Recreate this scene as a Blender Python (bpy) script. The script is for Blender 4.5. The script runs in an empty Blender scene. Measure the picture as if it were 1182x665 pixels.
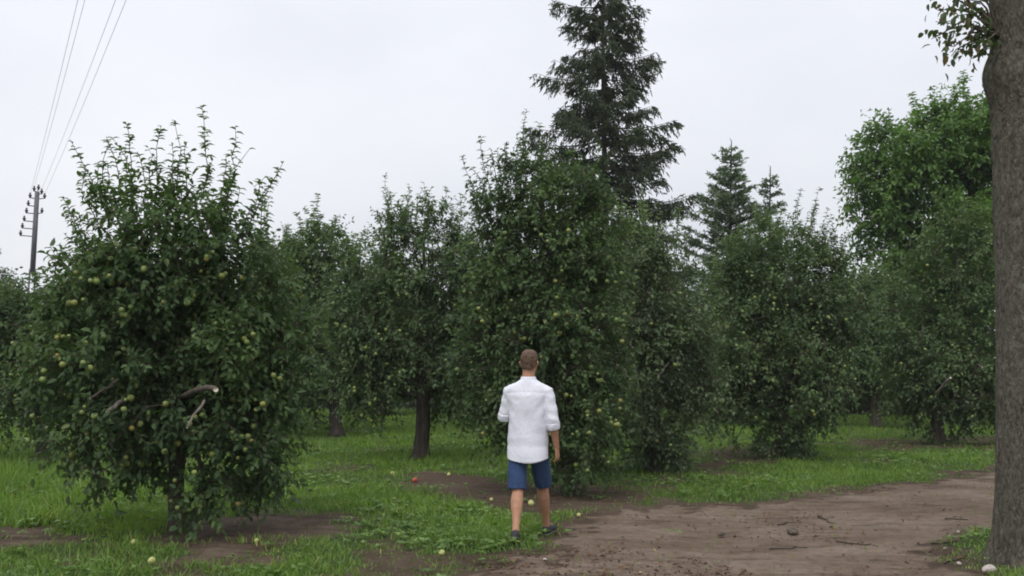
import bpy, bmesh, math, random
import numpy as np
from mathutils import Vector, Matrix

random.seed(7)
rng = np.random.default_rng(11)
R = math.radians
sc = bpy.context.scene
col = sc.collection

# ------------------------------------------------------------------ camera
W0, H0, F = 1182.0, 665.0, 1267.0
CAM_H = 1.74
PITCH = math.atan((412 - H0 / 2) / F)
cam_d = bpy.data.cameras.new('camera')
cam_d.sensor_width = 36.0
cam_d.lens = 36.0 * F / W0
cam_d.clip_start = 0.05
cam_d.clip_end = 4000
cam = bpy.data.objects.new('camera', cam_d)
cam.location = (0, 0, CAM_H)
cam.rotation_euler = (math.pi / 2 + PITCH, 0, 0)
col.objects.link(cam)
sc.camera = cam

# ------------------------------------------------------------------ sky and sun
SUN_EL, SUN_AZ = R(56), R(205)          # azimuth clockwise from +Y
wd = bpy.data.worlds.new('World')
sc.world = wd
wd.use_nodes = True
nt = wd.node_tree
nt.nodes.clear()
wo = nt.nodes.new('ShaderNodeOutputWorld')
bg = nt.nodes.new('ShaderNodeBackground')
bg.inputs['Strength'].default_value = 0.1
sky = nt.nodes.new('ShaderNodeTexSky')
sky.sky_type = 'NISHITA'
sky.sun_disc = False
sky.sun_elevation = SUN_EL
sky.sun_rotation = SUN_AZ
tc = nt.nodes.new('ShaderNodeTexCoord')
nz = nt.nodes.new('ShaderNodeTexNoise')
nz.inputs['Scale'].default_value = 1.7
nz.inputs['Detail'].default_value = 5
nz.inputs['Roughness'].default_value = 0.45
mp = nt.nodes.new('ShaderNodeMapping')
mp.inputs['Scale'].default_value = (1, 1, 2.2)
mp.inputs['Location'].default_value = (0.3, 1.2, 0.4)
cr = nt.nodes.new('ShaderNodeValToRGB')
cr.color_ramp.elements[0].position = 0.32
cr.color_ramp.elements[0].color = (0.615, 0.635, 0.70, 1)
cr.color_ramp.elements[1].position = 0.68
cr.color_ramp.elements[1].color = (0.83, 0.845, 0.88, 1)
sc10 = nt.nodes.new('ShaderNodeVectorMath')
sc10.operation = 'SCALE'
sc10.inputs['Scale'].default_value = 10.0
mx = nt.nodes.new('ShaderNodeMix')
mx.data_type = 'RGBA'
mx.inputs['Factor'].default_value = 0.94     # closed cloud deck in front of the clear sky
nt.links.new(tc.outputs['Generated'], mp.inputs['Vector'])
nt.links.new(mp.outputs['Vector'], nz.inputs['Vector'])
nt.links.new(nz.outputs['Fac'], cr.inputs['Fac'])
# an overcast sky is brighter overhead than at the horizon (standard overcast luminance)
sx = nt.nodes.new('ShaderNodeSeparateXYZ')
nt.links.new(tc.outputs['Generated'], sx.inputs[0])
zr = nt.nodes.new('ShaderNodeMapRange')
zr.inputs['To Min'].default_value = 9.2
zr.inputs['To Max'].default_value = 18.5
nt.links.new(sx.outputs['Z'], zr.inputs['Value'])
nt.links.new(zr.outputs[0], sc10.inputs['Scale'])
nt.links.new(cr.outputs['Color'], sc10.inputs[0])
nt.links.new(sky.outputs['Color'], mx.inputs[6])
nt.links.new(sc10.outputs['Vector'], mx.inputs[7])
nt.links.new(mx.outputs[2], bg.inputs['Color'])
nt.links.new(bg.outputs['Background'], wo.inputs['Surface'])

sd = bpy.data.lights.new('sun', 'SUN')
sd.energy = 1.4
sd.angle = R(28)
sd.color = (1.0, 0.985, 0.96)
sun = bpy.data.objects.new('sun', sd)
sv = Vector((math.sin(SUN_AZ) * math.cos(SUN_EL), math.cos(SUN_AZ) * math.cos(SUN_EL), math.sin(SUN_EL)))
sun.rotation_euler = (-sv).to_track_quat('-Z', 'Y').to_euler()
sun.location = sv * 60
col.objects.link(sun)

sc.view_settings.view_transform = 'Standard'
sc.view_settings.look = 'None'
sc.view_settings.exposure = 0.12
sc.view_settings.gamma = 1.0
sc.view_settings.use_curve_mapping = False
sc.render.engine = 'CYCLES'
sc.cycles.pixel_filter_type = 'BLACKMAN_HARRIS'
sc.cycles.filter_width = 1.9
sc.cycles.max_bounces = 6
sc.cycles.diffuse_bounces = 3
sc.cycles.glossy_bounces = 2
sc.cycles.transmission_bounces = 3
sc.cycles.transparent_max_bounces = 4

# ------------------------------------------------------------------ helpers: pixels, noise, meshes
HAZE = 0.0004
CP, SP = math.cos(PITCH), math.sin(PITCH)


def ray(px, py):
    a, b = (px - W0 / 2) / F, (H0 / 2 - py) / F
    return np.array([a, CP - b * SP, SP + b * CP])


def at(px, py, d):
    """point seen at a pixel whose ground distance (along y) is d"""
    r = ray(px, py)
    return np.array([0, 0, CAM_H]) + r * (d / r[1])


def onground(px, py):
    r = ray(px, py)
    t = -CAM_H / r[2]
    return np.array([0, 0, CAM_H]) + r * t


def _h(ix, iy, seed):
    n = (ix.astype(np.int64) * 374761393 + iy.astype(np.int64) * 668265263 + seed * 982451653) & 0x7fffffff
    n = ((n ^ (n >> 13)) * 1274126177) & 0x7fffffff
    return ((n ^ (n >> 16)) & 0xffff) / 65535.0


def vnoise(x, y, seed=0):
    x = np.asarray(x, float); y = np.asarray(y, float)
    ix, iy = np.floor(x), np.floor(y)
    fx, fy = x - ix, y - iy
    fx, fy = fx * fx * (3 - 2 * fx), fy * fy * (3 - 2 * fy)
    a, b = _h(ix, iy, seed), _h(ix + 1, iy, seed)
    c, d = _h(ix, iy + 1, seed), _h(ix + 1, iy + 1, seed)
    return (a * (1 - fx) + b * fx) * (1 - fy) + (c * (1 - fx) + d * fx) * fy


def fbm(x, y, seed=0, oct=4):
    s, a, t = 0, 1.0, 0
    for o in range(oct):
        s = s + a * vnoise(np.asarray(x) * 2 ** o + 17 * o, np.asarray(y) * 2 ** o - 9 * o, seed + o)
        t += a
        a *= 0.5
    return s / t


def unit(v):
    return v / (np.linalg.norm(v, axis=-1, keepdims=True) + 1e-9)


class MB:
    """collects vertices and faces (numpy) and links them as ONE mesh object"""
    def __init__(s):
        s.v, s.f, s.t, s.n = [], [], [], 0

    def add(s, v, f, tint=0.5, mat=0):
        v = np.asarray(v, float).reshape(-1, 3)
        f = np.asarray(f, int)
        s.f.append((f + s.n, mat))
        s.v.append(v)
        s.t.append(np.broadcast_to(np.asarray(tint, float), (len(v),)))
        s.n += len(v)

    def tube(s, pts, rad, k=6, mat=0, tint=0.5, cap=True):
        pts = np.asarray(pts, float)
        n = len(pts)
        rad = np.broadcast_to(np.asarray(rad, float), (n,))
        tan = unit(np.gradient(pts, axis=0))
        ref = np.array([0, 0, 1.0]) if abs(tan[0][2]) < 0.9 else np.array([1.0, 0, 0])
        vs = []
        u = unit(np.cross(tan[0], ref))
        for i in range(n):
            u = unit(u - tan[i] * np.dot(u, tan[i]))
            w = np.cross(tan[i], u)
            a = np.arange(k) * 2 * math.pi / k
            vs.append(pts[i] + rad[i] * (np.cos(a)[:, None] * u + np.sin(a)[:, None] * w))
        b = s.n
        i, j = np.meshgrid(np.arange(n - 1), np.arange(k), indexing='ij')
        j2 = (j + 1) % k
        q = np.stack([i * k + j, i * k + j2, (i + 1) * k + j2, (i + 1) * k + j], -1).reshape(-1, 4)
        s.add(np.concatenate(vs), q, tint, mat)
        if cap:
            s.f.append((np.array([[b + (n - 1) * k + x for x in range(k)]]), mat))
            s.f.append((np.array([[b + x for x in range(k)][::-1]]), mat))

    def segs(s, P0, P1, r0, r1, k=3, mat=0, tint=0.5):
        P0, P1 = np.asarray(P0, float), np.asarray(P1, float)
        n = len(P0)
        if not n:
            return
        t = unit(P1 - P0)
        ref = np.where(np.abs(t[:, 2:3]) < 0.9, np.array([[0, 0, 1.0]]), np.array([[1.0, 0, 0]]))
        u = unit(np.cross(t, ref)); w = np.cross(t, u)
        a = np.arange(k) * 2 * math.pi / k
        ring = np.cos(a)[None, :, None] * u[:, None] + np.sin(a)[None, :, None] * w[:, None]
        r0 = np.broadcast_to(np.asarray(r0, float), (n,))[:, None, None]
        r1 = np.broadcast_to(np.asarray(r1, float), (n,))[:, None, None]
        v = np.concatenate([P0[:, None] + ring * r0, P1[:, None] + ring * r1], 1)
        j = np.arange(k); j2 = (j + 1) % k
        q = np.stack([j, j2, j2 + k, j + k], -1)
        f = (np.arange(n)[:, None, None] * 2 * k + q[None]).reshape(-1, 4)
        s.add(v, f, tint, mat)

    def leaves(s, P, D, U, L, Wd, tint, mat=0, fine=False, droop=0.2, fold=0.1):
        P, D, U = np.asarray(P, float), unit(np.asarray(D, float)), np.asarray(U, float)
        n = len(P)
        if not n:
            return
        S = unit(np.cross(D, U)); N = np.cross(S, D)
        L = np.broadcast_to(np.asarray(L, float), (n,)); Wd = np.broadcast_to(np.asarray(Wd, float), (n,))
        if fine == 'simple':
            T = np.array([[0, 0, 0], [.45, -.5, fold - droop * .2], [.45, .5, fold - droop * .2], [1, 0, -droop]])
            fc = np.array([[0, 2, 3], [0, 3, 1]])
        elif fine:
            T = np.array([[0, 0, 0], [.22, -.40, fold * .7 - droop * .05], [.22, .40, fold * .7 - droop * .05], [.5, 0, -droop * .25],
                          [.62, -.43, fold - droop * .4], [.62, .43, fold - droop * .4], [1, 0, -droop]])
            fc = np.array([[0, 2, 3], [2, 5, 3], [5, 6, 3], [6, 4, 3], [4, 1, 3], [1, 0, 3]])
        else:
            T = np.array([[0, 0, 0], [.5, 0, -droop * .25], [.45, -.5, fold - droop * .2], [.45, .5, fold - droop * .2], [1, 0, -droop]])
            fc = np.array([[0, 3, 1], [3, 4, 1], [4, 2, 1], [2, 0, 1]])
        v = (P[:, None] + D[:, None] * (L[:, None] * T[None, :, 0])[..., None]
             + S[:, None] * (Wd[:, None] * T[None, :, 1])[..., None]
             + N[:, None] * (L[:, None] * T[None, :, 2])[..., None])
        f = (np.arange(n)[:, None, None] * len(T) + fc[None]).reshape(-1, 3)
        s.add(v, f, np.repeat(np.broadcast_to(tint, (n,)), len(T)), mat)

    def mesh(s, name, mats, smooth=False):
        me = bpy.data.meshes.new(name)
        V = np.concatenate(s.v).astype(np.float32)
        me.vertices.add(len(V))
        me.vertices.foreach_set('co', V.ravel())
        tot = np.concatenate([np.full(len(f), f.shape[1]) for f, m in s.f])
        idx = np.concatenate([f.ravel() for f, m in s.f])
        mi = np.concatenate([np.full(len(f), m) for f, m in s.f])
        me.loops.add(len(idx))
        me.loops.foreach_set('vertex_index', idx.astype(np.int32))
        me.polygons.add(len(tot))
        st = np.concatenate([[0], np.cumsum(tot)[:-1]])
        me.polygons.foreach_set('loop_start', st.astype(np.int32))
        me.polygons.foreach_set('loop_total', tot.astype(np.int32))
        for m in mats:
            me.materials.append(m)
        me.polygons.foreach_set('material_index', mi.astype(np.int32))
        if smooth is True:
            me.polygons.foreach_set('use_smooth', np.ones(len(tot), bool))
        elif smooth is not False:
            me.polygons.foreach_set('use_smooth', np.isin(mi, smooth))
        at_ = me.attributes.new('tint', 'FLOAT', 'POINT')
        at_.data.foreach_set('value', np.concatenate(s.t).astype(np.float32))
        me.update(calc_edges=True)
        return me

    def build(s, name, mats, parent=None, smooth=False, loc=None):
        if not isinstance(mats, (list, tuple)):
            mats = [mats]
        return link(name, s.mesh(name, mats, smooth), parent, loc)


def link(name, me, parent=None, loc=None):
    o = bpy.data.objects.new(name, me)
    col.objects.link(o)
    if parent is not None:
        o.parent = parent
    if loc is not None:
        o.location = loc
    return o


def tag(o, label=None, cat=None, group=None, kind=None):
    if label: o['label'] = label
    if cat: o['category'] = cat
    if group: o['group'] = group
    if kind: o['kind'] = kind
    return o


def empty(name, loc, rz=0.0):
    o = bpy.data.objects.new(name, None)
    o.empty_display_size = 0.2
    o.location = loc
    o.rotation_euler = (0, 0, rz)
    col.objects.link(o)
    return o


def copy_tree(o, parent=None):
    c = o.copy()
    col.objects.link(c)
    c.parent = parent
    for ch in list(o.children):
        copy_tree(ch, c)
    return c


# ------------------------------------------------------------------ materials
def new_mat(name):
    m = bpy.data.materials.new(name)
    m.use_nodes = True
    t = m.node_tree
    t.nodes.clear()
    out = t.nodes.new('ShaderNodeOutputMaterial')
    return m, t, out


def N(t, kind, **kw):
    n = t.nodes.new(kind)
    for k, v in kw.items():
        if k in n.inputs:
            n.inputs[k].default_value = v
        else:
            setattr(n, k, v)
    return n


def ramp(t, fac, stops):
    r = t.nodes.new('ShaderNodeValToRGB')
    e = r.color_ramp.elements
    while len(e) < len(stops):
        e.new(0.5)
    for i, (p, c) in enumerate(stops):
        e[i].position = p
        e[i].color = (*c, 1)
    t.links.new(fac, r.inputs['Fac'])
    return r.outputs['Color']


def mixc(t, fac, a, b, mode='MIX'):
    m = t.nodes.new('ShaderNodeMix')
    m.data_type = 'RGBA'
    m.blend_type = mode
    for sock, v in ((m.inputs[0], fac), (m.inputs[6], a), (m.inputs[7], b)):
        if hasattr(v, 'links') or isinstance(v, bpy.types.NodeSocket):
            t.links.new(v, sock)
        else:
            sock.default_value = v if not isinstance(v, tuple) else (*v, 1)[:4]
    return m.outputs[2]


def leaf_mat(name, stops, back, rough=0.5, transl=0.28, spec=0.35, patch=1.3):
    """two-sided leaf: colour from the leaf's own tint, pale underside, some light let through"""
    m, t, out = new_mat(name)
    a = N(t, 'ShaderNodeAttribute', attribute_name='tint')
    c = ramp(t, a.outputs['Fac'], stops)
    g = N(t, 'ShaderNodeNewGeometry')
    nn = N(t, 'ShaderNodeTexNoise', Scale=patch, Detail=2.0)
    t.links.new(g.outputs['Position'], nn.inputs['Vector'])
    v = ramp(t, nn.outputs['Fac'], [(0.3, (0.66, 0.70, 0.74)), (0.7, (1.34, 1.28, 1.12))])
    c = mixc(t, 1.0, c, v, 'MULTIPLY')
    cb = mixc(t, g.outputs['Backfacing'], c, back)
    p = N(t, 'ShaderNodeBsdfPrincipled', Roughness=rough)
    p.inputs['Specular IOR Level'].default_value = spec
    t.links.new(cb, p.inputs['Base Color'])
    tr = N(t, 'ShaderNodeBsdfTranslucent')
    ct = mixc(t, 1.0, c, (1.5, 1.7, 0.7), 'MULTIPLY')
    t.links.new(ct, tr.inputs['Color'])
    ms = N(t, 'ShaderNodeMixShader')
    ms.inputs['Fac'].default_value = transl
    t.links.new(p.outputs[0], ms.inputs[1])
    t.links.new(tr.outputs[0], ms.inputs[2])
    t.links.new(ms.outputs[0], out.inputs['Surface'])
    return m


def bark_mat(name, c1, c2, scale=(9, 9, 1.6), bump=0.6, moss=0.0, mossc=(0.06, 0.08, 0.035)):
    m, t, out = new_mat(name)
    tcn = N(t, 'ShaderNodeTexCoord')
    mpn = N(t, 'ShaderNodeMapping')
    mpn.inputs['Scale'].default_value = scale
    t.links.new(tcn.outputs['Object'], mpn.inputs['Vector'])
    n1 = N(t, 'ShaderNodeTexNoise', Scale=2.2, Detail=8.0, Roughness=0.65, Distortion=0.4)
    t.links.new(mpn.outputs[0], n1.inputs['Vector'])
    n2 = N(t, 'ShaderNodeTexNoise', Scale=3.0, Detail=5.0)
    t.links.new(tcn.outputs['Object'], n2.inputs['Vector'])
    c = ramp(t, n1.outputs['Fac'], [(0.35, c1), (0.65, c2)])
    if moss:
        f = ramp(t, n2.outputs['Fac'], [(0.5 - 0.2 * moss, (0, 0, 0)), (0.75, (moss, moss, moss))])
        c = mixc(t, f, c, mossc)
    p = N(t, 'ShaderNodeBsdfPrincipled', Roughness=0.9)
    p.inputs['Specular IOR Level'].default_value = 0.2
    t.links.new(c, p.inputs['Base Color'])
    b = N(t, 'ShaderNodeBump', Strength=bump, Distance=0.03)
    t.links.new(n1.outputs['Fac'], b.inputs['Height'])
    t.links.new(b.outputs[0], p.inputs['Normal'])
    t.links.new(p.outputs[0], out.inputs['Surface'])
    return m


def plain_mat(name, c1, c2, scale=8, rough=0.8, spec=0.3, bump=0.0, metallic=0.0, stretch=None, rnd=None):
    m, t, out = new_mat(name)
    tcn = N(t, 'ShaderNodeTexCoord')
    src = tcn.outputs['Object']
    if stretch:
        mpn = N(t, 'ShaderNodeMapping')
        mpn.inputs['Scale'].default_value = stretch
        t.links.new(src, mpn.inputs['Vector'])
        src = mpn.outputs[0]
    n1 = N(t, 'ShaderNodeTexNoise', Scale=float(scale), Detail=5.0, Roughness=0.6)
    t.links.new(src, n1.inputs['Vector'])
    c = ramp(t, n1.outputs['Fac'], [(0.3, c1), (0.7, c2)])
    if rnd:
        oi = N(t, 'ShaderNodeObjectInfo')
        c = mixc(t, 1.0, c, ramp(t, oi.outputs['Random'], rnd), 'MULTIPLY')
    p = N(t, 'ShaderNodeBsdfPrincipled', Roughness=rough, Metallic=metallic)
    p.inputs['Specular IOR Level'].default_value = spec
    t.links.new(c, p.inputs['Base Color'])
    if bump:
        b = N(t, 'ShaderNodeBump', Strength=bump, Distance=0.01)
        t.links.new(n1.outputs['Fac'], b.inputs['Height'])
        t.links.new(b.outputs[0], p.inputs['Normal'])
    t.links.new(p.outputs[0], out.inputs['Surface'])
    return m


M = {}
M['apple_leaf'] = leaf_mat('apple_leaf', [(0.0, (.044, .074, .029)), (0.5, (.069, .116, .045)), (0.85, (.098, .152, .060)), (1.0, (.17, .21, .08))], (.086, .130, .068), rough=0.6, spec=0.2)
M['apple_leaf_far_hazed'] = leaf_mat('apple_leaf_far_hazed', [(0.0, (.057, .092, .041)), (0.5, (.085, .134, .059)), (0.85, (.116, .170, .076)), (1.0, (.18, .22, .095))], (.105, .153, .085), rough=0.6, spec=0.2)  # paler copy of the apple leaf, distance haze put into its colour
M['apple_leaf_hazed'] = leaf_mat('apple_leaf_hazed', [(0.0, (.074, .108, .056)), (0.5, (.104, .150, .080)), (0.85, (.135, .186, .098)), (1.0, (.19, .225, .115))], (.133, .178, .11), rough=0.6, spec=0.2)  # palest, greyest leaf copy; the haze veil is in the colour itself
M['broad_leaf'] = leaf_mat('broad_leaf', [(0.0, (.058, .112, .028)), (0.5, (.090, .172, .044)), (1.0, (.14, .225, .062))], (.095, .165, .055), transl=0.35)
M['trunk_leaf'] = leaf_mat('trunk_leaf', [(0.0, (.04, .07, .024)), (0.55, (.065, .105, .035)), (0.85, (.12, .10, .05)), (1.0, (.15, .08, .05))], (.09, .12, .06), transl=0.35)
M['needle'] = leaf_mat('needle', [(0.0, (.026, .040, .019)), (0.6, (.046, .068, .031)), (1.0, (.076, .102, .046))], (.05, .072, .034), rough=0.7, transl=0.1, spec=0.2)
M['needle_young'] = leaf_mat('needle_young', [(0.0, (.10, .145, .09)), (0.6, (.15, .205, .13)), (1.0, (.2, .25, .16))], (.15, .2, .13), rough=0.7, transl=0.12, spec=0.2)
M['far_leaf'] = leaf_mat('far_leaf', [(0.0, (.03, .052, .026)), (0.6, (.05, .08, .042)), (1.0, (.08, .11, .06))], (.07, .1, .06), transl=0.2)
M['grass'] = leaf_mat('grass', [(0.0, (.084, .148, .024)), (0.5, (.136, .236, .041)), (0.85, (.182, .292, .055)), (1.0, (.30, .29, .11))], (.135, .212, .042), rough=0.6, transl=0.3, patch=0.55)
M['weed'] = leaf_mat('weed', [(0.0, (.07, .125, .032)), (0.6, (.115, .195, .052)), (1.0, (.17, .25, .08))], (.13, .19, .08), rough=0.55, transl=0.25)
M['litter'] = leaf_mat('litter', [(0.0, (.05, .030, .020)), (0.5, (.125, .066, .038)), (0.8, (.17, .125, .06)), (1.0, (.30, .25, .17))], (.15, .11, .07), rough=0.85, transl=0.05)
M['bark_apple'] = bark_mat('bark_apple', (.055, .043, .034), (.15, .12, .098), bump=0.8, moss=0.35, mossc=(.09, .10, .07))
M['bark_dark'] = bark_mat('bark_dark', (.030, .025, .021), (.085, .07, .058), bump=0.8)
M['bark_old'] = bark_mat('bark_old', (.045, .038, .030), (.175, .152, .122), scale=(13, 13, 6.5), bump=1.0, moss=0.6, mossc=(.115, .122, .085))


def crack_bark(m):
    """break the old bark into small upright plates, paler lichen on some of them"""
    t = m.node_tree
    p = [n_ for n_ in t.nodes if n_.type == 'BSDF_PRINCIPLED'][0]
    tcn = [n_ for n_ in t.nodes if n_.type == 'TEX_COORD'][0]
    b = [n_ for n_ in t.nodes if n_.type == 'BUMP'][0]
    old = p.inputs['Base Color'].links[0].from_socket
    hgt_ = b.inputs['Height'].links[0].from_socket
    wn_ = N(t, 'ShaderNodeTexNoise', Scale=6.0, Detail=3.0)
    t.links.new(tcn.outputs['Object'], wn_.inputs['Vector'])
    wv = mixc(t, 0.10, tcn.outputs['Object'], wn_.outputs['Color'], 'ADD')
    mpn = N(t, 'ShaderNodeMapping')
    mpn.inputs['Scale'].default_value = (34, 34, 11)
    t.links.new(wv, mpn.inputs['Vector'])
    vo = N(t, 'ShaderNodeTexVoronoi', feature='DISTANCE_TO_EDGE', Scale=1.0)
    t.links.new(mpn.outputs[0], vo.inputs['Vector'])
    cr_ = ramp(t, vo.outputs['Distance'], [(0.0, (.45, .43, .41)), (0.10, (.85, .84, .82)), (0.3, (1.12, 1.12, 1.1))])
    c = mixc(t, 0.45, old, cr_, 'MULTIPLY')
    ln = N(t, 'ShaderNodeTexNoise', Scale=9.0, Detail=6.0, Roughness=0.7)
    t.links.new(tcn.outputs['Object'], ln.inputs['Vector'])
    lf = ramp(t, ln.outputs['Fac'], [(0.58, (0, 0, 0)), (0.66, (.65, .65, .65))])
    c = mixc(t, lf, c, (.20, .20, .165))
    t.links.new(c, p.inputs['Base Color'])
    ad = N(t, 'ShaderNodeMath', operation='MULTIPLY_ADD')
    t.links.new(vo.outputs['Distance'], ad.inputs[0])
    ad.inputs[1].default_value = 0.8
    t.links.new(hgt_, ad.inputs[2])
    t.links.new(ad.outputs[0], b.inputs['Height'])


crack_bark(M['bark_old'])
M['twig'] = plain_mat('twig', (.05, .036, .025), (.11, .085, .06), 30)
M['sawn'] = plain_mat('sawn', (.50, .42, .30), (.72, .64, .50), 40)
M['dead_wood'] = plain_mat('dead_wood', (.10, .082, .068), (.22, .185, .155), 18, stretch=(1, 1, .3), bump=0.5)
M['apple_skin'] = plain_mat('apple_skin', (.17, .215, .058), (.26, .29, .09), 14, rough=0.42, spec=0.4, rnd=[(0.0, (.7, .85, .75)), (0.6, (1, 1, 1)), (0.93, (1.1, 1.0, .8)), (1.0, (1.2, .8, .7))])
M['apple_fallen'] = plain_mat('apple_fallen', (.36, .38, .11), (.55, .53, .22), 14, rough=0.42, spec=0.4)
M['apple_red'] = plain_mat('apple_red', (.30, .04, .02), (.52, .13, .05), 14, rough=0.4, spec=0.4)
M['stem'] = plain_mat('stem', (.06, .045, .03), (.1, .08, .05), 30)
M['stone'] = plain_mat('stone', (.33, .28, .255), (.55, .49, .45), 25, bump=0.6)
M['concrete'] = plain_mat('concrete', (.10, .098, .11), (.17, .165, .18), 6, bump=0.3)
M['insulator'] = plain_mat('insulator', (.05, .05, .07), (.09, .085, .11), 10, rough=0.4)
M['wire'] = plain_mat('wire', (.34, .34, .36), (.42, .42, .44), 4, rough=0.6)
M['skin'] = plain_mat('skin', (.34, .170, .098), (.44, .235, .145), 22, rough=0.55, spec=0.35, bump=0.05)
M['hair'] = plain_mat('hair', (.058, .034, .022), (.175, .11, .07), 60, rough=0.7, bump=0.9, stretch=(1, 1, .4))
M['linen'] = plain_mat('linen', (.68, .68, .74), (.74, .74, .80), 90, rough=0.85, spec=0.15, bump=0.15)
M['denim'] = plain_mat('denim', (.030, .055, .125), (.052, .088, .18), 60, rough=0.85, spec=0.15, bump=0.25)
M['shoe'] = plain_mat('shoe', (.022, .022, .026), (.045, .043, .045), 30, rough=0.7)
M['sole'] = plain_mat('sole', (.09, .085, .08), (.13, .12, .11), 20)
M['boards'] = plain_mat('boards', (.055, .036, .026), (.10, .07, .05), 6, stretch=(4, 4, .5), bump=0.4)
M['roof_sheet'] = plain_mat('roof_sheet', (.16, .155, .16), (.23, .22, .22), 5)
M['white_trim'] = plain_mat('white_trim', (.70, .70, .70), (.78, .78, .78), 5)
M['pane'] = plain_mat('pane', (.02, .022, .025), (.03, .032, .035), 3, rough=0.1, spec=0.6)


def ground_mat():
    m, t, out = new_mat('soil_and_turf')
    a = N(t, 'ShaderNodeAttribute', attribute_name='tint')          # 1 = bare earth
    g = N(t, 'ShaderNodeNewGeometry')
    pos = g.outputs['Position']
    n1 = N(t, 'ShaderNodeTexNoise', Scale=0.9, Detail=6.0, Roughness=0.62)
    n2 = N(t, 'ShaderNodeTexNoise', Scale=11.0, Detail=8.0, Roughness=0.7)
    n3 = N(t, 'ShaderNodeTexNoise', Scale=55.0, Detail=4.0, Roughness=0.7)
    vo = N(t, 'ShaderNodeTexVoronoi', Scale=38.0)
    for q in (n1, n2, n3, vo):
        t.links.new(pos, q.inputs['Vector'])
    earth = ramp(t, n1.outputs['Fac'], [(0.3, (.118, .082, .058)), (0.5, (.185, .138, .104)), (0.7, (.25, .198, .158))])
    fine = ramp(t, n2.outputs['Fac'], [(0.3, (.62, .58, .54)), (0.5, (1, 1, 1)), (0.72, (1.2, 1.17, 1.12))])
    earth = mixc(t, 1.0, earth, fine, 'MULTIPLY')
    mpg = N(t, 'ShaderNodeMapping')
    mpg.inputs['Rotation'].default_value = (0, 0, 0.25)
    mpg.inputs['Scale'].default_value = (0.9, 4.2, 1)
    t.links.new(pos, mpg.inputs['Vector'])
    n4 = N(t, 'ShaderNodeTexNoise', Scale=1.3, Detail=6.0, Roughness=0.66)
    t.links.new(mpg.outputs[0], n4.inputs['Vector'])
    rut = ramp(t, n4.outputs['Fac'], [(0.34, (.58, .54, .50)), (0.46, (.95, .94, .92)), (0.7, (1.12, 1.11, 1.1))])
    earth = mixc(t, 1.0, earth, rut, 'MULTIPLY')
    grit = ramp(t, n3.outputs['Fac'], [(0.3, (.75, .74, .72)), (0.6, (1.05, 1.05, 1.05)), (0.75, (1.3, 1.28, 1.25))])
    earth = mixc(t, 0.8, earth, grit, 'MULTIPLY')
    shade_tone = ramp(t, a.outputs['Fac'], [(0.90, (.50, .47, .44)), (0.99, (1, 1, 1))])      # tree shade put into the earth colour of the patches; pale trodden track
    earth = mixc(t, 1.0, earth, shade_tone, 'MULTIPLY')
    turf = ramp(t, n2.outputs['Fac'], [(0.3, (.030, .046, .014)), (0.6, (.055, .085, .024)), (0.8, (.09, .085, .045))])
    f = N(t, 'ShaderNodeMath', operation='MULTIPLY_ADD')
    t.links.new(n2.outputs['Fac'], f.inputs[0])
    f.inputs[1].default_value = 0.7
    t.links.new(a.outputs['Fac'], f.inputs[2])
    ff = N(t, 'ShaderNodeMapRange')
    t.links.new(f.outputs[0], ff.inputs['Value'])
    ff.inputs['From Min'].default_value = 0.68
    ff.inputs['From Max'].default_value = 1.0
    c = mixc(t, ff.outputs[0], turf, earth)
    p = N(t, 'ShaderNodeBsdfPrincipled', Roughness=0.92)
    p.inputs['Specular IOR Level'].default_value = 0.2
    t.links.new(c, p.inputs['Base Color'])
    hs = N(t, 'ShaderNodeMath', operation='ADD')
    t.links.new(n2.outputs['Fac'], hs.inputs[0])
    t.links.new(n3.outputs['Fac'], hs.inputs[1])
    b = N(t, 'ShaderNodeBump', Strength=0.75, Distance=0.035)
    t.links.new(hs.outputs[0], b.inputs['Height'])
    t.links.new(b.outputs[0], p.inputs['Normal'])
    t.links.new(p.outputs[0], out.inputs['Surface'])
    return m


M['ground'] = ground_mat()

# ------------------------------------------------------------------ where the earth is bare (photo pixels turned into ground points)
def poly(pts):
    return np.array([onground(*p)[:2] for p in pts])


PATH = poly([(470, 700), (505, 668), (560, 646), (620, 634), (648, 612), (640, 596), (700, 586), (760, 583), (850, 577), (930, 569),
             (1010, 560), (1075, 552), (1110, 543), (1190, 536), (1330, 532), (1500, 560), (1500, 720), (900, 790), (420, 760)])
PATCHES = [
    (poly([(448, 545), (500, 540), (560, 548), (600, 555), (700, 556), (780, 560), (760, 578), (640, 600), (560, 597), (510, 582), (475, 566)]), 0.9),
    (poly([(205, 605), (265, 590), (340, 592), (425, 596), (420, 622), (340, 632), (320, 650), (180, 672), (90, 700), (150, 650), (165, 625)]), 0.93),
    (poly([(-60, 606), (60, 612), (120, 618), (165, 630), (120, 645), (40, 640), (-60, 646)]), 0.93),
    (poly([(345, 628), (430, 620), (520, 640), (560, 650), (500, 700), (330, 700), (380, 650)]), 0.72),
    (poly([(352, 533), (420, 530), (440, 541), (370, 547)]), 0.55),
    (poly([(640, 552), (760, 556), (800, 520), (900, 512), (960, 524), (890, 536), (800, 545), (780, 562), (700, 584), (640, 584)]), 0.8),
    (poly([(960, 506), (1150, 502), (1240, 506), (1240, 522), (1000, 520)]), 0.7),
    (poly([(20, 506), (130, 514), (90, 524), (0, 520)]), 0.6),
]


MOSS = poly([(1078, 622), (1112, 612), (1150, 612), (1230, 630), (1230, 690), (1120, 690), (1130, 655), (1085, 640)])


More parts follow.
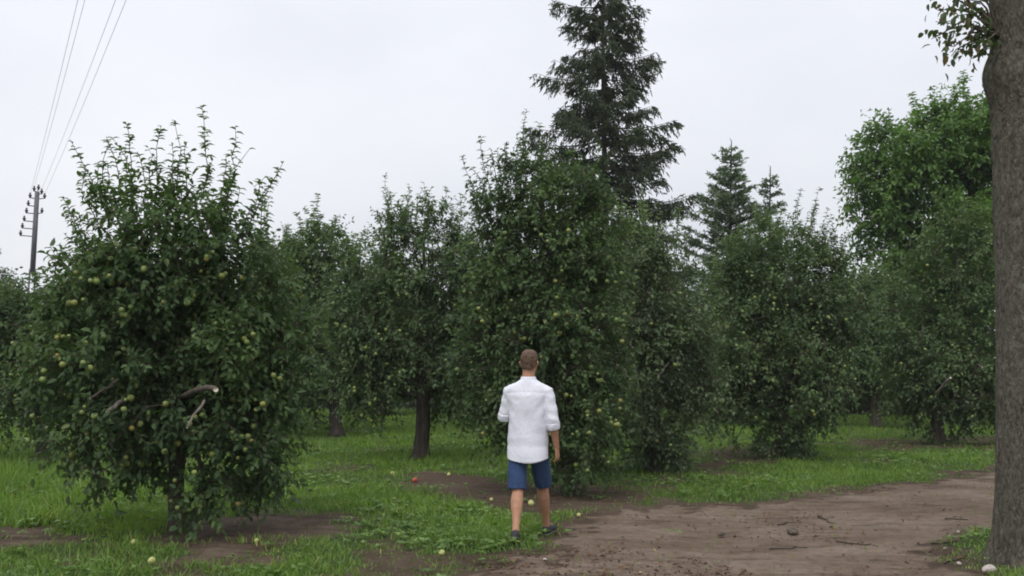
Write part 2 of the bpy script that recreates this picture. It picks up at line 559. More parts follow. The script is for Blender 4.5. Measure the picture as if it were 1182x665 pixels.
def sdist(P, pl):
    """signed distance (positive inside) of points to a polygon"""
    x, y = P[:, 0], P[:, 1]
    ins = np.zeros(len(P), bool)
    dm = np.full(len(P), 1e9)
    n = len(pl)
    for i in range(n):
        a, b = pl[i], pl[(i + 1) % n]
        c = ((a[1] > y) != (b[1] > y)) & (x < (b[0] - a[0]) * (y - a[1]) / (b[1] - a[1] + 1e-12) + a[0])
        ins ^= c
        ab = b - a
        t = np.clip(((x - a[0]) * ab[0] + (y - a[1]) * ab[1]) / (ab @ ab + 1e-12), 0, 1)
        dm = np.minimum(dm, np.hypot(x - a[0] - t * ab[0], y - a[1] - t * ab[1]))
    return np.where(ins, dm, -dm)


def path_d(x, y):
    P = np.stack([x, y], -1)
    return sdist(P, PATH) + (fbm(x * 1.6, y * 1.6, 3) - 0.5) * 0.55


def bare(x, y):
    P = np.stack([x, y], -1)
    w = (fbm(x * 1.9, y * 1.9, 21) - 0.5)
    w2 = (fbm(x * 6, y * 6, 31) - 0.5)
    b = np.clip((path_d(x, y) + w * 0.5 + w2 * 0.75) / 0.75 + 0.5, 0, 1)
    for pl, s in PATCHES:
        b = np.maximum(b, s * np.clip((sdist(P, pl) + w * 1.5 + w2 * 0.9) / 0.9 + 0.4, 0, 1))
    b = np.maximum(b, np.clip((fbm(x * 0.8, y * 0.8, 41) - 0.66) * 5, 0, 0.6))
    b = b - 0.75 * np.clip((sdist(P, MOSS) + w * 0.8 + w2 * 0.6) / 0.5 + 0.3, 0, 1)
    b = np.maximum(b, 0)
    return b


def gz(x, y):
    x = np.asarray(x, float); y = np.asarray(y, float)
    near = np.clip((60 - np.hypot(x, y)) / 30, 0, 1)
    return near * ((fbm(x * 0.35, y * 0.35, 5, 3) - 0.5) * 0.12 + (fbm(x * 2.2, y * 2.2, 8, 3) - 0.5) * 0.035)


def G(x, y):
    return float(gz(np.array([x]), np.array([y]))[0])


def base(px, py):
    p = onground(px, py)
    return np.array([p[0], p[1], G(p[0], p[1])])


# ------------------------------------------------------------------ ground sheet and track
def grow(a, b, n, far):
    q = np.linspace(0, 1, n + 1)[1:]
    return b + (far - b) * (np.exp(q * 5) - 1) / (math.exp(5) - 1)


xs = np.concatenate([-grow(0, 12, 34, 900)[::-1], np.arange(-12, 12.01, 0.085), grow(0, 12.06, 34, 900)])
ys = np.concatenate([5 - (grow(0, 0, 16, 200))[::-1], np.arange(5, 26, 0.085), grow(0, 26.05, 46, 2200)])
X, Y = np.meshgrid(xs, ys, indexing='ij')
Z = gz(X.ravel(), Y.ravel())
inside = (np.abs(X.ravel()) < 45) & (Y.ravel() > -10) & (Y.ravel() < 60)
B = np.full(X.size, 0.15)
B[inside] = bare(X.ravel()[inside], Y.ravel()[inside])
PD = np.full(X.size, -9.0)
PD[inside] = path_d(X.ravel()[inside], Y.ravel()[inside])
Z = Z - np.clip(PD / 0.8, 0, 1) * (0.025 - 0.030 * (fbm(X.ravel() * 2.2, Y.ravel() * 5.0, 88, 3) - 0.5))
ny = len(ys)
i, j = np.meshgrid(np.arange(len(xs) - 1), np.arange(ny - 1), indexing='ij')
q = np.stack([i * ny + j, (i + 1) * ny + j, (i + 1) * ny + j + 1, i * ny + j + 1], -1).reshape(-1, 4)
onp = PD[q].mean(1) > 0
for nm, sel in (('ground', ~onp), ('dirt_path', onp)):
    qq = q[sel]
    used = np.unique(qq)
    mp_ = np.full(X.size, -1); mp_[used] = np.arange(len(used))
    mb = MB()
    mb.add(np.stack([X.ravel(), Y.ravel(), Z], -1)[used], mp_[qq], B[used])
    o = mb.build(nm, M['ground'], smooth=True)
    tag(o, {'ground': 'grassy orchard ground with bare earth patches under the trees',
            'dirt_path': 'bare brown dirt track curving past the man to the right'}[nm], {'ground': 'ground', 'dirt_path': 'path'}[nm], kind='structure')

# ------------------------------------------------------------------ grass and low weeds
def in_view(x, y, pad=1.5):
    return np.abs(x) < 0.5 * y + pad


def lush(x, y):
    return fbm(x * 0.7, y * 0.7, 55)


TALL = poly([(-120, 520), (40, 508), (150, 520), (185, 560), (150, 600), (40, 612), (-120, 606)])
NEARG = poly([(395, 600), (460, 582), (560, 588), (650, 606), (610, 634), (500, 640), (420, 628)])


def scatter(n, y0, y1, power):
    u = rng.random(n)
    e = power
    y = (y0 ** e + u * (y1 ** e - y0 ** e)) ** (1 / e)
    x = (rng.random(n) * 2 - 1) * (0.5 * y + 1.5)
    return x, y


x, y = scatter(500000, 7.2, 36, 0.5)
b = bare(x, y)
lu = lush(x, y)
keep = rng.random(len(x)) < np.clip(1.12 - b * 1.3, 0.010, 1) * np.clip(0.2 + 1.3 * lu, 0, 1) * np.clip(0.25 + 1.5 * vnoise(x * 4.3, y * 4.3, 63), 0, 1)
x, y, b, lu = x[keep], y[keep], b[keep], lu[keep]
tall = np.clip(sdist(np.stack([x, y], -1), TALL) / 0.6 + 0.5, 0, 1)
ngr = np.clip(sdist(np.stack([x, y], -1), NEARG) / 0.4 + 0.5, 0, 1)
hgt = (0.035 + 0.075 * rng.random(len(x)) ** 1.3) * (0.55 + 0.9 * lu) * (1 - 0.5 * b) * (1 + 1.3 * tall + 0.5 * ngr)
hgt *= 0.55 + 0.9 * vnoise(x * 3.1, y * 3.1, 61)
stray = rng.random(len(x)) < 0.02
hgt[stray] *= 2.0
z = gz(x, y) - 0.004
ang = rng.random(len(x)) * 2 * math.pi
lean = rng.random(len(x)) ** 0.8 * 0.9
dirv = np.stack([np.cos(ang) * lean, np.sin(ang) * lean, np.ones(len(x))], -1)
P = np.stack([x, y, z], -1)
wid = 0.0043 * (y / 9) ** 0.75 * np.where(y < 15, 1, 1.25) * (0.7 + 0.6 * rng.random(len(x)))
mid = P + dirv * (hgt * 0.5)[:, None]
tip = P + unit(dirv * np.array([1.9, 1.9, 1])) * (hgt * 1.05)[:, None]
ba = rng.random(len(x)) * 2 * math.pi
side = np.stack([np.cos(ba), np.sin(ba), np.zeros(len(x))], -1) * wid[:, None]
V = np.stack([P - side, P + side, mid - side * 0.8, mid + side * 0.8, tip], 1)
fc = np.array([[0, 1, 3], [0, 3, 2], [2, 3, 4]])
tint = np.clip(0.15 + 0.6 * rng.random(len(x)) + 0.25 * (lu - 0.5) - 0.05 * tall, 0, 0.9)
tint[rng.random(len(x)) < 0.05 + 0.07 * b] = 1.0
mb = MB()
nr_ = y < 15                                   # near blades are bent, far ones a single point
k_ = int(nr_.sum())
mb.add(V[nr_], (np.arange(k_)[:, None, None] * 5 + fc[None]).reshape(-1, 3), np.repeat(tint[nr_], 5))
k_ = int((~nr_).sum())
mb.add(V[~nr_][:, [0, 1, 4]], np.arange(k_ * 3).reshape(-1, 3), np.repeat(tint[~nr_], 3))
tag(mb.build('grass', M['grass']), 'short green grass covering the orchard floor between bare patches', 'grass', kind='stuff')

# low broad-leaved weeds (clover, plantain) among the grass
x, y = scatter(26000, 7.4, 24, 0.6)
b = bare(x, y)
P2 = np.stack([x, y], -1)
wl = np.clip(sdist(P2, TALL) / 0.5 + 0.6, 0, 1) * 0.7 + np.clip(sdist(P2, NEARG) / 0.3 + 0.6, 0, 1) * 0.9
keep = rng.random(len(x)) < (0.05 + wl + 0.35 * (vnoise(x * 1.1, y * 1.1, 77) > 0.66)) * np.clip(1.15 - b * 1.2, 0.004, 1)
x, y = x[keep], y[keep]
n = len(x)
k = 5
a = (rng.random((n, 1)) * 6.28 + np.arange(k)[None] * 6.28 / k + rng.random((n, k)) * 0.7)
el = 0.25 + 0.6 * rng.random((n, k))
D = np.stack([np.cos(a) * np.cos(el), np.sin(a) * np.cos(el), np.sin(el)], -1).reshape(-1, 3)
Pw = np.repeat(np.stack([x, y, gz(x, y) + 0.01 + 0.06 * rng.random(n)], -1), k, 0)
L = np.repeat(0.03 + 0.035 * rng.random(n), k) * (0.8 + 0.4 * rng.random(n * k)) * np.repeat((y / 9) ** 0.4, k)
mb = MB()
mb.leaves(Pw, D, np.array([[0, 0, 1.0]]) + 0.2 * rng.standard_normal((n * k, 3)), L, L * 0.62, np.clip(rng.random(n * k), 0, 1), droop=0.3)
tag(mb.build('ground_weeds', M['weed']), 'low broad leaved weeds and clover growing through the orchard grass', 'weeds', kind='stuff')

# leaf litter, crumbs of earth and small stones on bare ground
x, y = scatter(42000, 7.4, 22, 0.6)
b = bare(x, y)
cl = fbm(x * 1.3, y * 1.3, 91)
LITTER = poly([(555, 648), (640, 640), (760, 648), (900, 650), (960, 690), (540, 700)])
red = np.clip(sdist(np.stack([x, y], -1), LITTER) / 0.5 + 0.5 + (cl - .5) * 3, 0, 1)
keep = rng.random(len(x)) < b * np.clip(np.clip((cl - 0.44) * 3.4, 0.10, 1) + 0.9 * red, 0, 1)
x, y = x[keep], y[keep]
n = len(x)
a = rng.random(n) * 6.28
mb = MB()
L = 0.012 + 0.05 * rng.random(n) ** 2.0 + 0.014 * red[keep]
mb.leaves(np.stack([x, y, gz(x, y) - 0.018 + 0.022 * rng.random(n)], -1), np.stack([np.cos(a), np.sin(a), 0.25 * rng.standard_normal(n)], -1),
          np.array([[0, 0, 1.0]]) + 0.45 * rng.standard_normal((n, 3)), L, L * (0.2 + 0.45 * rng.random(n)), np.where(rng.random(n) < .12, rng.random(n), .1 + .5 * rng.random(n)), droop=0.25)
tag(mb.build('leaf_litter', M['litter']), 'brown leaf scraps and crumbs scattered over the bare earth', 'leaf litter', kind='stuff')


# ------------------------------------------------------------------ trees
def path_curve(a, b, sag=0.0, n=6, wig=0.04):
    t = np.linspace(0, 1, n)[:, None]
    a, b = np.asarray(a, float), np.asarray(b, float)
    L = np.linalg.norm(b - a)
    p = a + (b - a) * t
    p[:, 2] += (np.sin(t[:, 0] * math.pi) * sag * L)
    p[1:-1] += rng.standard_normal((n - 2, 3)) * wig * L
    return p


def lobe(px, py, rx, ry, d, off=0.0, depth=None):
    c = at(px, py, d)
    s = d / F
    c[1] += off
    rr = np.array([rx * s * 1.10, (depth if depth else rx * s), ry * s * 1.06])
    return c, rr


def crown_points(lobes, n, shell=0.55):
    vol = np.array([np.prod(r) ** 0.8 for c, r in lobes])
    cnt = np.maximum((n * vol / vol.sum()).astype(int), 3)
    pts, outw = [], []
    for (c, r), m in zip(lobes, cnt):
        d = unit(rng.standard_normal((m, 3)))
        q = rng.random(m) ** (1 - shell) * 0.98
        q *= 0.86 + 0.28 * rng.random(m)
        pts.append(c + d * r * q[:, None])
        outw.append(d)
    return np.concatenate(pts), np.concatenate(outw)


def foliage(mb, pts, outw, center, leafL, leafW, twigs, per, twigL, fine, zlow, zhigh, tint0, mat=1, droopy=0.5, spread=0.9):
    """twigs around every branch end, leaves in a spiral along every twig"""
    n = len(pts)
    P = np.repeat(pts, twigs, 0)
    O = np.repeat(outw, twigs, 0)
    h = np.clip((P[:, 2] - zlow) / (zhigh - zlow), 0, 1)
    D = O * 0.55 + rng.standard_normal(P.shape) * spread * 0.75
    D[:, 2] += (h - 0.45) * 0.9 * droopy
    D = unit(D)
    L = twigL * (0.6 + 0.8 * rng.random(len(P)))
    E = P + D * L[:, None]
    E[:, 2] -= 0.12 * L
    E[:, 2] = np.maximum(E[:, 2], gz(E[:, 0], E[:, 1]) + 0.06)
    mb.segs(P, E, 0.004, 0.002, 3, mat=0)
    t = (np.arange(per)[None] + 0.3 + 0.5 * rng.random((len(P), per))) / per
    B_ = P[:, None] + (E - P)[:, None] * t[..., None]
    u = unit(np.cross(D, np.array([0.3, 0.2, 1.0]))); w = np.cross(D, u)
    a = rng.random((len(P), 1)) * 6.28 + np.arange(per)[None] * 2.4
    LD = (D[:, None] * (0.35 + 0.5 * t[..., None]) + np.cos(a)[..., None] * u[:, None] * 0.8 + np.sin(a)[..., None] * w[:, None] * 0.8)
    LD[..., 2] -= 0.12 + 0.35 * rng.random(LD.shape[:2])
    LD = LD.reshape(-1, 3)
    U = np.array([[0, 0, 1.0]]) + 0.35 * np.repeat(O, per, 0) + 0.55 * rng.standard_normal(LD.shape)
    m = len(LD)
    sz = 0.65 + 0.6 * rng.random(m)
    tw = np.repeat(rng.random(len(P)), per)
    tint = np.clip(tint0 + 0.5 * (rng.random(m) - 0.5) + 0.35 * (tw - 0.5), 0, 0.93)
    hi = rng.random(m) < 0.015
    tint[hi] = 1.0
    mb.leaves(B_.reshape(-1, 3), LD, U, leafL * sz, leafW * sz, tint, mat, fine=fine, droop=0.3, fold=0.12)
    return E


def apple_mesh(mat):
    prof = [(0.0, .030), (.012, .034), (.026, .030), (.035, .012), (.036, -.004), (.030, -.020), (.018, -.032), (.008, -.033), (0.0, -.029)]
    k = 8
    v, f = [], []
    for r, z in prof[1:-1]:
        for s in range(k):
            v.append((r * math.cos(s * 6.2832 / k), r * math.sin(s * 6.2832 / k), z))
    nr = len(prof) - 2
    for i_ in range(nr - 1):
        for s in range(k):
            f.append((i_ * k + s, (i_ + 1) * k + s, (i_ + 1) * k + (s + 1) % k, i_ * k + (s + 1) % k))
    mb_ = MB()
    mb_.add(v, f)
    mb_.add([(0, 0, .027)], np.zeros((0, 3), int))
    mb_.f.append((np.array([[s, (s + 1) % k, nr * k] for s in range(k)]), 0))
    mb_.f.append((np.array([[(nr - 1) * k + s for s in range(k)][::-1]]), 0))
    mb_.tube([(0, 0, .022), (.003, 0, .045)], [.0016, .0014], 4, mat=1)
    return mb_.mesh('apple', [mat, M['stem']], smooth=[0])


APPLE = apple_mesh(M['apple_skin'])
APPLE_FALLEN = apple_mesh(M['apple_fallen'])
APPLE_RED = apple_mesh(M['apple_red'])
SHOOT_PROTO = {}


def shoot(root, tipw, basew, mat, leafL=0.075, fine=True, dens=44):
    """one upright water shoot with arched alternate leaves, a part of its tree"""
    a, b_ = np.asarray(basew, float), np.asarray(tipw, float)
    L = np.linalg.norm(b_ - a)
    n = 7
    t = np.linspace(0, 1, n)[:, None]
    p = a + (b_ - a) * t + rng.standard_normal((n, 3)) * 0.012
    p[:, 0] += np.sin(t[:, 0] * 3.14) * 0.06 * rng.standard_normal()
    mb = MB()
    mb.tube(p, np.linspace(0.006, 0.0025, n), 4, mat=0)
    m = max(10, int(L * dens))
    tt = np.sort(rng.random(m)) ** 0.85
    pos = np.stack([np.interp(tt, t[:, 0], p[:, q_]) for q_ in range(3)], -1)
    d = unit(b_ - a)
    u = unit(np.cross(d, np.array([0.2, 1, 0.1]))); w = np.cross(d, u)
    an = np.arange(m) * 2.4 + rng.random(m)
    LD = np.cos(an)[:, None] * u + np.sin(an)[:, None] * w + d * (0.35 + 0.6 * rng.random((m, 1)))
    sz = (1.25 - 0.4 * tt) * (0.75 + 0.5 * rng.random(m))
    mb.leaves(pos, LD, np.array([[0, 0, 1.0]]) + 0.3 * rng.standard_normal((m, 3)), leafL * sz, leafL * 0.52 * sz,
              np.clip(0.55 + 0.45 * (rng.random(m) - 0.3), 0, 0.97), 1, fine=fine, droop=0.55, fold=0.16)
    # short side spurs
    for _ in range(int(L * 4)):
        s0 = rng.random() * 0.7
        q0 = np.array([np.interp(s0, t[:, 0], p[:, q_]) for q_ in range(3)])
        dd = unit(rng.standard_normal(3) + d * 1.2)
        l2 = 0.08 + 0.16 * rng.random()
        mb.segs([q0], [q0 + dd * l2], .003, .0015, 3)
        mm = 6
        ts = np.linspace(0.2, 1, mm)[:, None]
        ld = unit(rng.standard_normal((mm, 3)) * 0.8 + dd)
        mb.leaves(q0 + dd * l2 * ts, ld, np.array([[0, 0, 1.0]]) + 0.3 * rng.standard_normal((mm, 3)), leafL * .85, leafL * .45,
                  0.3 + 0.5 * rng.random(mm), 1, fine=fine, droop=0.5)
    org = np.array(root.location)
    for q_ in range(len(mb.v)):
        mb.v[q_] = mb.v[q_] - org
    mb.build('shoot', [M['twig'], mat], root)


def broadleaf_tree(name, label, cat, bx, by, lobes, npts, trunk_h, trunk_r, leafL, leafW, twigs=5, per=10, twigL=0.32, fine=False,
                   shoots=(), apples=0, mat='apple_leaf', bark='bark_apple', d=12.0, group=None, tint0=0.45, lean=(0, 0), shell=0.55, droopy=0.5,
                   extra=0, spread=0.9):
    b0 = np.array([bx, by, G(bx, by)])
    if d > 20:
        fine = 'simple'
    root = empty(name, tuple(b0))
    tag(root, label, cat, group)
    # trunk
    n = 9
    t = np.linspace(0, 1, n)
    tp = np.stack([b0[0] + lean[0] * t + 0.025 * np.sin(t * 5 + bx), b0[1] + lean[1] * t + 0.025 * np.cos(t * 4), b0[2] - 0.05 + (trunk_h + 0.05) * t], -1)
    tr = trunk_r * (1 + 0.55 * np.exp(-t * trunk_h / 0.09) - 0.22 * t)
    mb = MB()
    mb.tube(tp - b0, tr, 14)
    v = mb.v[0]
    aa = np.arctan2(v[:, 1], v[:, 0])
    rr = 1 + 0.07 * np.sin(aa * 5 + v[:, 2] * 3) + 0.06 * (vnoise(aa * 3 + 9, v[:, 2] * 9, 4) - .5)
    cx = np.repeat(tp - b0, 14, 0)
    mb.v[0] = cx + (v - cx) * rr[:, None]
    mb.build('trunk', M[bark], root, smooth=True)
    top = tp[-1]
    # limbs reaching every lobe
    nodes = [top]
    limb = MB()
    for c, r in lobes:
        st = tp[rng.integers(n - 3, n)]
        tgt = c.copy()
        p = path_curve(st, tgt, 0.10, 6, 0.035)
        limb.tube(p, np.linspace(trunk_r * 0.5, trunk_r * 0.16, 6), 7)
        nodes.extend(list(p[2:]))
    pts, outw = crown_points(lobes, int(npts * 1.45), shell)
    pts[:, 2] = np.maximum(pts[:, 2], gz(pts[:, 0], pts[:, 1]) + 0.18)
    order = np.argsort(np.linalg.norm(pts - top, axis=1))
    nd = np.zeros((len(nodes) + 2 * len(pts), 3)); nd[:len(nodes)] = nodes
    cnt = len(nodes)
    p0, p1, ra, rb = [], [], [], []
    for i_ in order:
        dd = np.linalg.norm(nd[:cnt] - pts[i_], axis=1)
        s = nd[np.argmin(dd + 0.0)]
        L_ = dd.min()
        m_ = (s + pts[i_]) / 2 + rng.standard_normal(3) * 0.06 * L_
        m_[2] += 0.08 * L_
        p0 += [s, m_]; p1 += [m_, pts[i_]]
        r_ = min(0.006 + 0.010 * L_, 0.02)
        ra += [r_, r_ * 0.8]; rb += [r_ * 0.8, r_ * 0.5]
        nd[cnt] = m_; nd[cnt + 1] = pts[i_]
        cnt += 2
    limb.segs(p0, p1, ra, rb, 4)
    for q_ in range(len(limb.v)):
        limb.v[q_] = limb.v[q_] - b0
    limb.build('branches', M[bark], root, smooth=True)
    zl, zh = pts[:, 2].min(), pts[:, 2].max()
    mb = MB()
    E = foliage(mb, pts, outw, top, leafL, leafW, twigs, per, twigL, fine, zl, zh, tint0, droopy=droopy, spread=spread)
    for q_ in range(len(mb.v)):
        mb.v[q_] = mb.v[q_] - b0
    cr_ = mb.build('crown', [M['twig'], M[mat]], root)
    cr_['kind'] = 'stuff'
    for (tx, ty, sx, sy) in shoots:
        off = rng.standard_normal() * 0.25
        shoot(root, at(tx, ty, by + off), at(sx, sy, by + off * 0.6), M[mat], leafL=leafL * 1.0, fine=fine)
    if extra:
        top_ = np.where(pts[:, 2] > zl + 0.66 * (zh - zl))[0]
        for q_ in rng.choice(top_, min(extra, len(top_)), replace=False):
            p_ = pts[q_]
            ln = (0.22 + 0.7 * rng.random() ** 1.3) * (0.75 if abs(p_[0] - bx) > 0.8 else 1.0)
            dv = np.array([0.25 * (p_[0] - bx) + rng.normal(0, .18), 0.25 * (p_[1] - by) + rng.normal(0, .18), 1.0])
            shoot(root, p_ + unit(dv) * (ln + 0.15), p_, M[mat], leafL=leafL, fine=fine, dens=46)
    if apples:
        # fruit hangs under twig ends on the outside of the crown
        cen = pts.mean(0)
        sc_ = np.linalg.norm((E - cen) / (pts.std(0) + 1e-6), axis=1) + rng.random(len(E)) * 1.4 - 0.6 * (E[:, 1] - cen[1]) / (pts[:, 1].std() + 1e-6)
        sel = np.argsort(-sc_)[:apples * 5]
        sel = rng.choice(sel, apples, replace=False)
        cl_ = [e + rng.normal(0, .06, 3) * (e_ > 0) for e in E[sel] for e_ in range(1 + (rng.random() < .28) + (rng.random() < .12))]
        for e in cl_:
            if e[2] < G(e[0], e[1]) + 0.25 or e[2] > zh - 0.15 * (zh - zl):
                continue
            o = link('apple', APPLE, root, tuple(e - b0 + (cen - e) * (0.02 + 0.10 * rng.random()) + np.array([0, 0, -0.04])))
            s = 0.5 + 0.4 * rng.random()
            o.scale = (s, s, s * (0.92 + 0.12 * rng.random()))
            o.rotation_euler = (rng.normal(0, .25), rng.normal(0, .25), rng.random() * 6.28)
    return root


def LB(d, rows):
    return [lobe(*r[:4], d, *(r[4:] if len(r) > 4 else ())) for r in rows]


def stub(root, a_px, b_px, d, r, name='sawn_branch', mat='dead_wood', bend=0.0, toward=0.35, label=None, pts=None):
    """dead or sawn-off branch; its pale cut face is a piece of its own"""
    o_ = np.array(root.location)
    if pts is not None:
        p = np.array(pts) - o_
    else:
        a, b_ = at(*a_px, d + 0.1) - o_, at(*b_px, d - toward) - o_
        p = path_curve(a, b_, bend, 6, 0.02)
    mb = MB()
    mb.tube(p, np.linspace(r * 1.25, r, 6), 9)
    o = mb.build(name, M[mat], root, smooth=True)
    t = unit(p[-1] - p[-2])
    u = unit(np.cross(t, [0, 0, 1])); w = np.cross(t, u)
    an = np.arange(12) * 2 * math.pi / 12
    mc = MB()
    q0 = p[-1] + t * 0.003
    ring = q0 + r * 0.93 * (np.cos(an)[:, None] * u + np.sin(an)[:, None] * w)
    mc.add(np.concatenate([ring, ring - t * 0.012]), [[s, (s + 1) % 12, 12 + (s + 1) % 12, 12 + s] for s in range(12)])
    mc.f.append((np.array([list(range(12))]), 0))
    mc.build('cut_face', M['sawn'], o)
    if label:
        o['label'] = label
    return o


# --- apple tree A, nearest, left
dA = 11.0
pA = at(205, 600, dA)
A = broadleaf_tree(
    'apple_tree', 'nearest apple tree on the left, full of pale apples, with a sawn branch', 'tree', pA[0], dA,
    LB(dA, [(198, 285, 92, 72, 0, .8), (150, 330, 80, 70, -.1, .7), (245, 330, 70, 80, 0, .75), (112, 400, 62, 80, 0, .75), (200, 415, 100, 85, -.1, 1.05),
            (296, 405, 52, 95, 0, .8), (125, 490, 55, 55, -.1, .75), (265, 500, 62, 65, -.1, .8), (195, 490, 60, 50, -.2, .8), (245, 562, 26, 40, -.3, .3),
            (300, 520, 22, 45, 0, .35), (150, 540, 30, 38, -.1, .4), (92, 440, 30, 52, 0, .6), (312, 400, 24, 64, .1, .6), (316, 468, 20, 42, .1, .5)]),
    430, 1.15, 0.085, 0.074, 0.043, twigs=6, per=9, twigL=0.30, fine=True, extra=30, d=dA,
    shoots=[(82, 165, 112, 250), (125, 158, 135, 240), (146, 140, 152, 235), (160, 175, 165, 240), (187, 146, 188, 230), (200, 142, 196, 232),
            (232, 122, 230, 235), (214, 165, 212, 235), (272, 148, 258, 245), (262, 180, 255, 250), (326, 190, 285, 265), (305, 200, 275, 270),
            (98, 195, 122, 270), (311, 235, 290, 310), (284, 175, 268, 255), (176, 180, 180, 245), (115, 185, 130, 260), (75, 270, 100, 320)],
    apples=125)
stub(A, None, None, 0, 0.025, mat='bark_apple', label='thick grey branch sawn off with a pale round cut', pts=[at(205, 462, 10.7), at(217, 455, 10.4), at(228, 450, 10.15), at(239, 447.5, 9.95), at(246, 448, 9.82), at(249, 449.5, 9.66)])
stub(A, (236, 462), (216, 494), 9.95, 0.010, name='dead_branch', toward=.1)
stub(A, (144, 461), (124, 475), 10.15, 0.018, name='dead_branch', toward=.2)
stub(A, (136, 438), (104, 460), 10.15, 0.011, name='dead_branch', mat='bark_apple', toward=.1)

# --- apple tree E, right behind the man
dE = 14.3
pE = at(655, 560, dE)
E_ = broadleaf_tree(
    'apple_tree', 'tall apple tree directly behind the man in the white shirt', 'tree', pE[0], dE,
    LB(dE, [(622, 232, 62, 50, 0, .6), (600, 300, 62, 62, 0, .7), (668, 290, 50, 62, 0, .7), (592, 395, 52, 75, 0, .7), (655, 385, 62, 85, 0, 1.0),
            (668, 470, 50, 52, -.1, .8), (585, 470, 45, 50, 0, .5), (655, 515, 42, 34, -.35, .5), (560, 420, 30, 60, .1, .5)]),
    400, 1.1, 0.10, 0.072, 0.042, twigs=7, per=9, twigL=0.33, fine=False, extra=34, d=dE,
    shoots=[(533, 182, 556, 250), (557, 158, 572, 230), (583, 168, 590, 220), (602, 160, 606, 215), (622, 140, 620, 205), (640, 160, 636, 215),
            (660, 175, 650, 230), (548, 220, 565, 270), (575, 190, 585, 230), (690, 225, 680, 260)],
    apples=70)

# --- apple tree D, dark trunk left of the man
dD = 19.0
pD = at(487, 520, dD)
D_ = broadleaf_tree(
    'apple_tree', 'apple tree with a dark bare trunk standing left of the man', 'tree', pD[0], dD,
    LB(dD, [(487, 305, 70, 48, 0, .95), (440, 370, 52, 68, 0, .8), (522, 375, 50, 70, 0, .8), (482, 390, 80, 55, 0, 1.2), (415, 415, 36, 48, -.1, .6), (540, 420, 36, 55, -.1, .6), (545, 340, 40, 50, .1, .7), (410, 350, 32, 45, .1, .7), (450, 440, 34, 30, -.3, .5), (515, 445, 30, 30, .2, .5), (545, 465, 22, 26, .1, .4), (425, 452, 36, 32, -.1, .6), (395, 385, 30, 60, 0, .6), (555, 400, 26, 60, .1, .6), (487, 270, 48, 28, 0, .7)]),
    370, 1.35, 0.135, 0.078, 0.045, twigs=7, per=9, twigL=0.36, extra=46, d=dD, mat='apple_leaf_far_hazed', bark='bark_dark',
    shoots=[(450, 248, 455, 290), (465, 240, 468, 285), (490, 222, 488, 280), (505, 232, 500, 285), (520, 255, 515, 295), (425, 265, 432, 310), (408, 270, 418, 320),
            (478, 235, 478, 285), (540, 262, 530, 310), (396, 300, 408, 340), (440, 262, 446, 300)],
    apples=45)

# --- apple tree C, dark trunk behind the nearest tree
dC = 24.0
pC = at(388, 497, dC)
C_ = broadleaf_tree(
    'apple_tree', 'apple tree further back, its dark trunk just right of the nearest tree', 'tree', pC[0], dC,
    LB(dC, [(372, 325, 52, 48, 0, .95), (345, 385, 45, 60, 0, .8), (408, 380, 42, 65, 0, .8), (375, 400, 62, 48, 0, 1.1), (335, 340, 32, 45, 0, .7), (345, 430, 34, 38, 0, .7), (415, 330, 30, 40, .1, .7), (410, 430, 28, 32, -.1, .6), (350, 455, 30, 24, .1, .5), (330, 400, 34, 56, 0, .7), (420, 405, 30, 55, .1, .6), (368, 285, 40, 30, 0, .7), (330, 445, 30, 30, 0, .6)]),
    330, 1.35, 0.15, 0.095, 0.055, twigs=6, per=8, twigL=0.4, extra=40, d=dC, mat='apple_leaf_far_hazed', bark='bark_dark',
    shoots=[(362, 232, 366, 300), (335, 262, 345, 315), (347, 250, 353, 310), (383, 268, 382, 305), (400, 268, 398, 315), (412, 280, 405, 320), (325, 285, 335, 330)],
    apples=25)

# --- apple tree B, left edge
dB = 18.0
pB = at(48, 530, dB)
B_ = broadleaf_tree(
    'apple_tree', 'low spreading apple tree at the left edge of the picture', 'tree', pB[0], dB,
    LB(dB, [(72, 368, 46, 30, 0, .8), (22, 372, 42, 34, 0, .8), (-25, 375, 40, 36, 0, .8), (10, 400, 60, 55, 0, .9), (75, 400, 62, 65, 0, .9), (-55, 410, 60, 70, 0, .9), (40, 455, 85, 42, 0, 1.2)]),
    300, 0.9, 0.11, 0.085, 0.048, twigs=6, per=8, twigL=0.36, extra=20, d=dB, mat='apple_leaf_far_hazed',
    shoots=[(92, 268, 88, 345), (70, 280, 74, 350), (108, 290, 100, 350), (22, 338, 26, 370), (84, 290, 80, 345)],
    apples=60)

# --- apple tree F, behind E on its right
dF = 17.0
pF = at(752, 540, dF)
F_ = broadleaf_tree(
    'apple_tree', 'lower apple tree with haze-greyed leaves just right of the tall one behind the man', 'tree', pF[0], dF,
    LB(dF, [(738, 318, 50, 44, 0, .9), (775, 380, 42, 56, 0, .8), (712, 375, 42, 60, 0, .8), (745, 420, 64, 52, 0, 1.1), (800, 420, 34, 56, 0, .6), (805, 465, 24, 40, 0, .5), (740, 285, 34, 26, 0, .6), (762, 488, 40, 44, -.1, .6), (715, 492, 40, 34, -.1, .6), (775, 515, 18, 28, -.2, .3)]),
    270, 1.0, 0.10, 0.076, 0.044, twigs=7, per=8, twigL=0.36, extra=40, d=dF, mat='apple_leaf_hazed',
    shoots=[(720, 262, 722, 300), (745, 268, 745, 300), (765, 275, 762, 305), (700, 268, 705, 310), (735, 255, 735, 300), (785, 300, 780, 335)],
    apples=30)

stub(F_, (704, 412), (730, 438), 16.0, 0.014, name='dead_branch', mat='dead_wood')
stub(F_, (772, 418), (760, 434), 16.2, 0.010, name='dead_branch', mat='bark_apple')

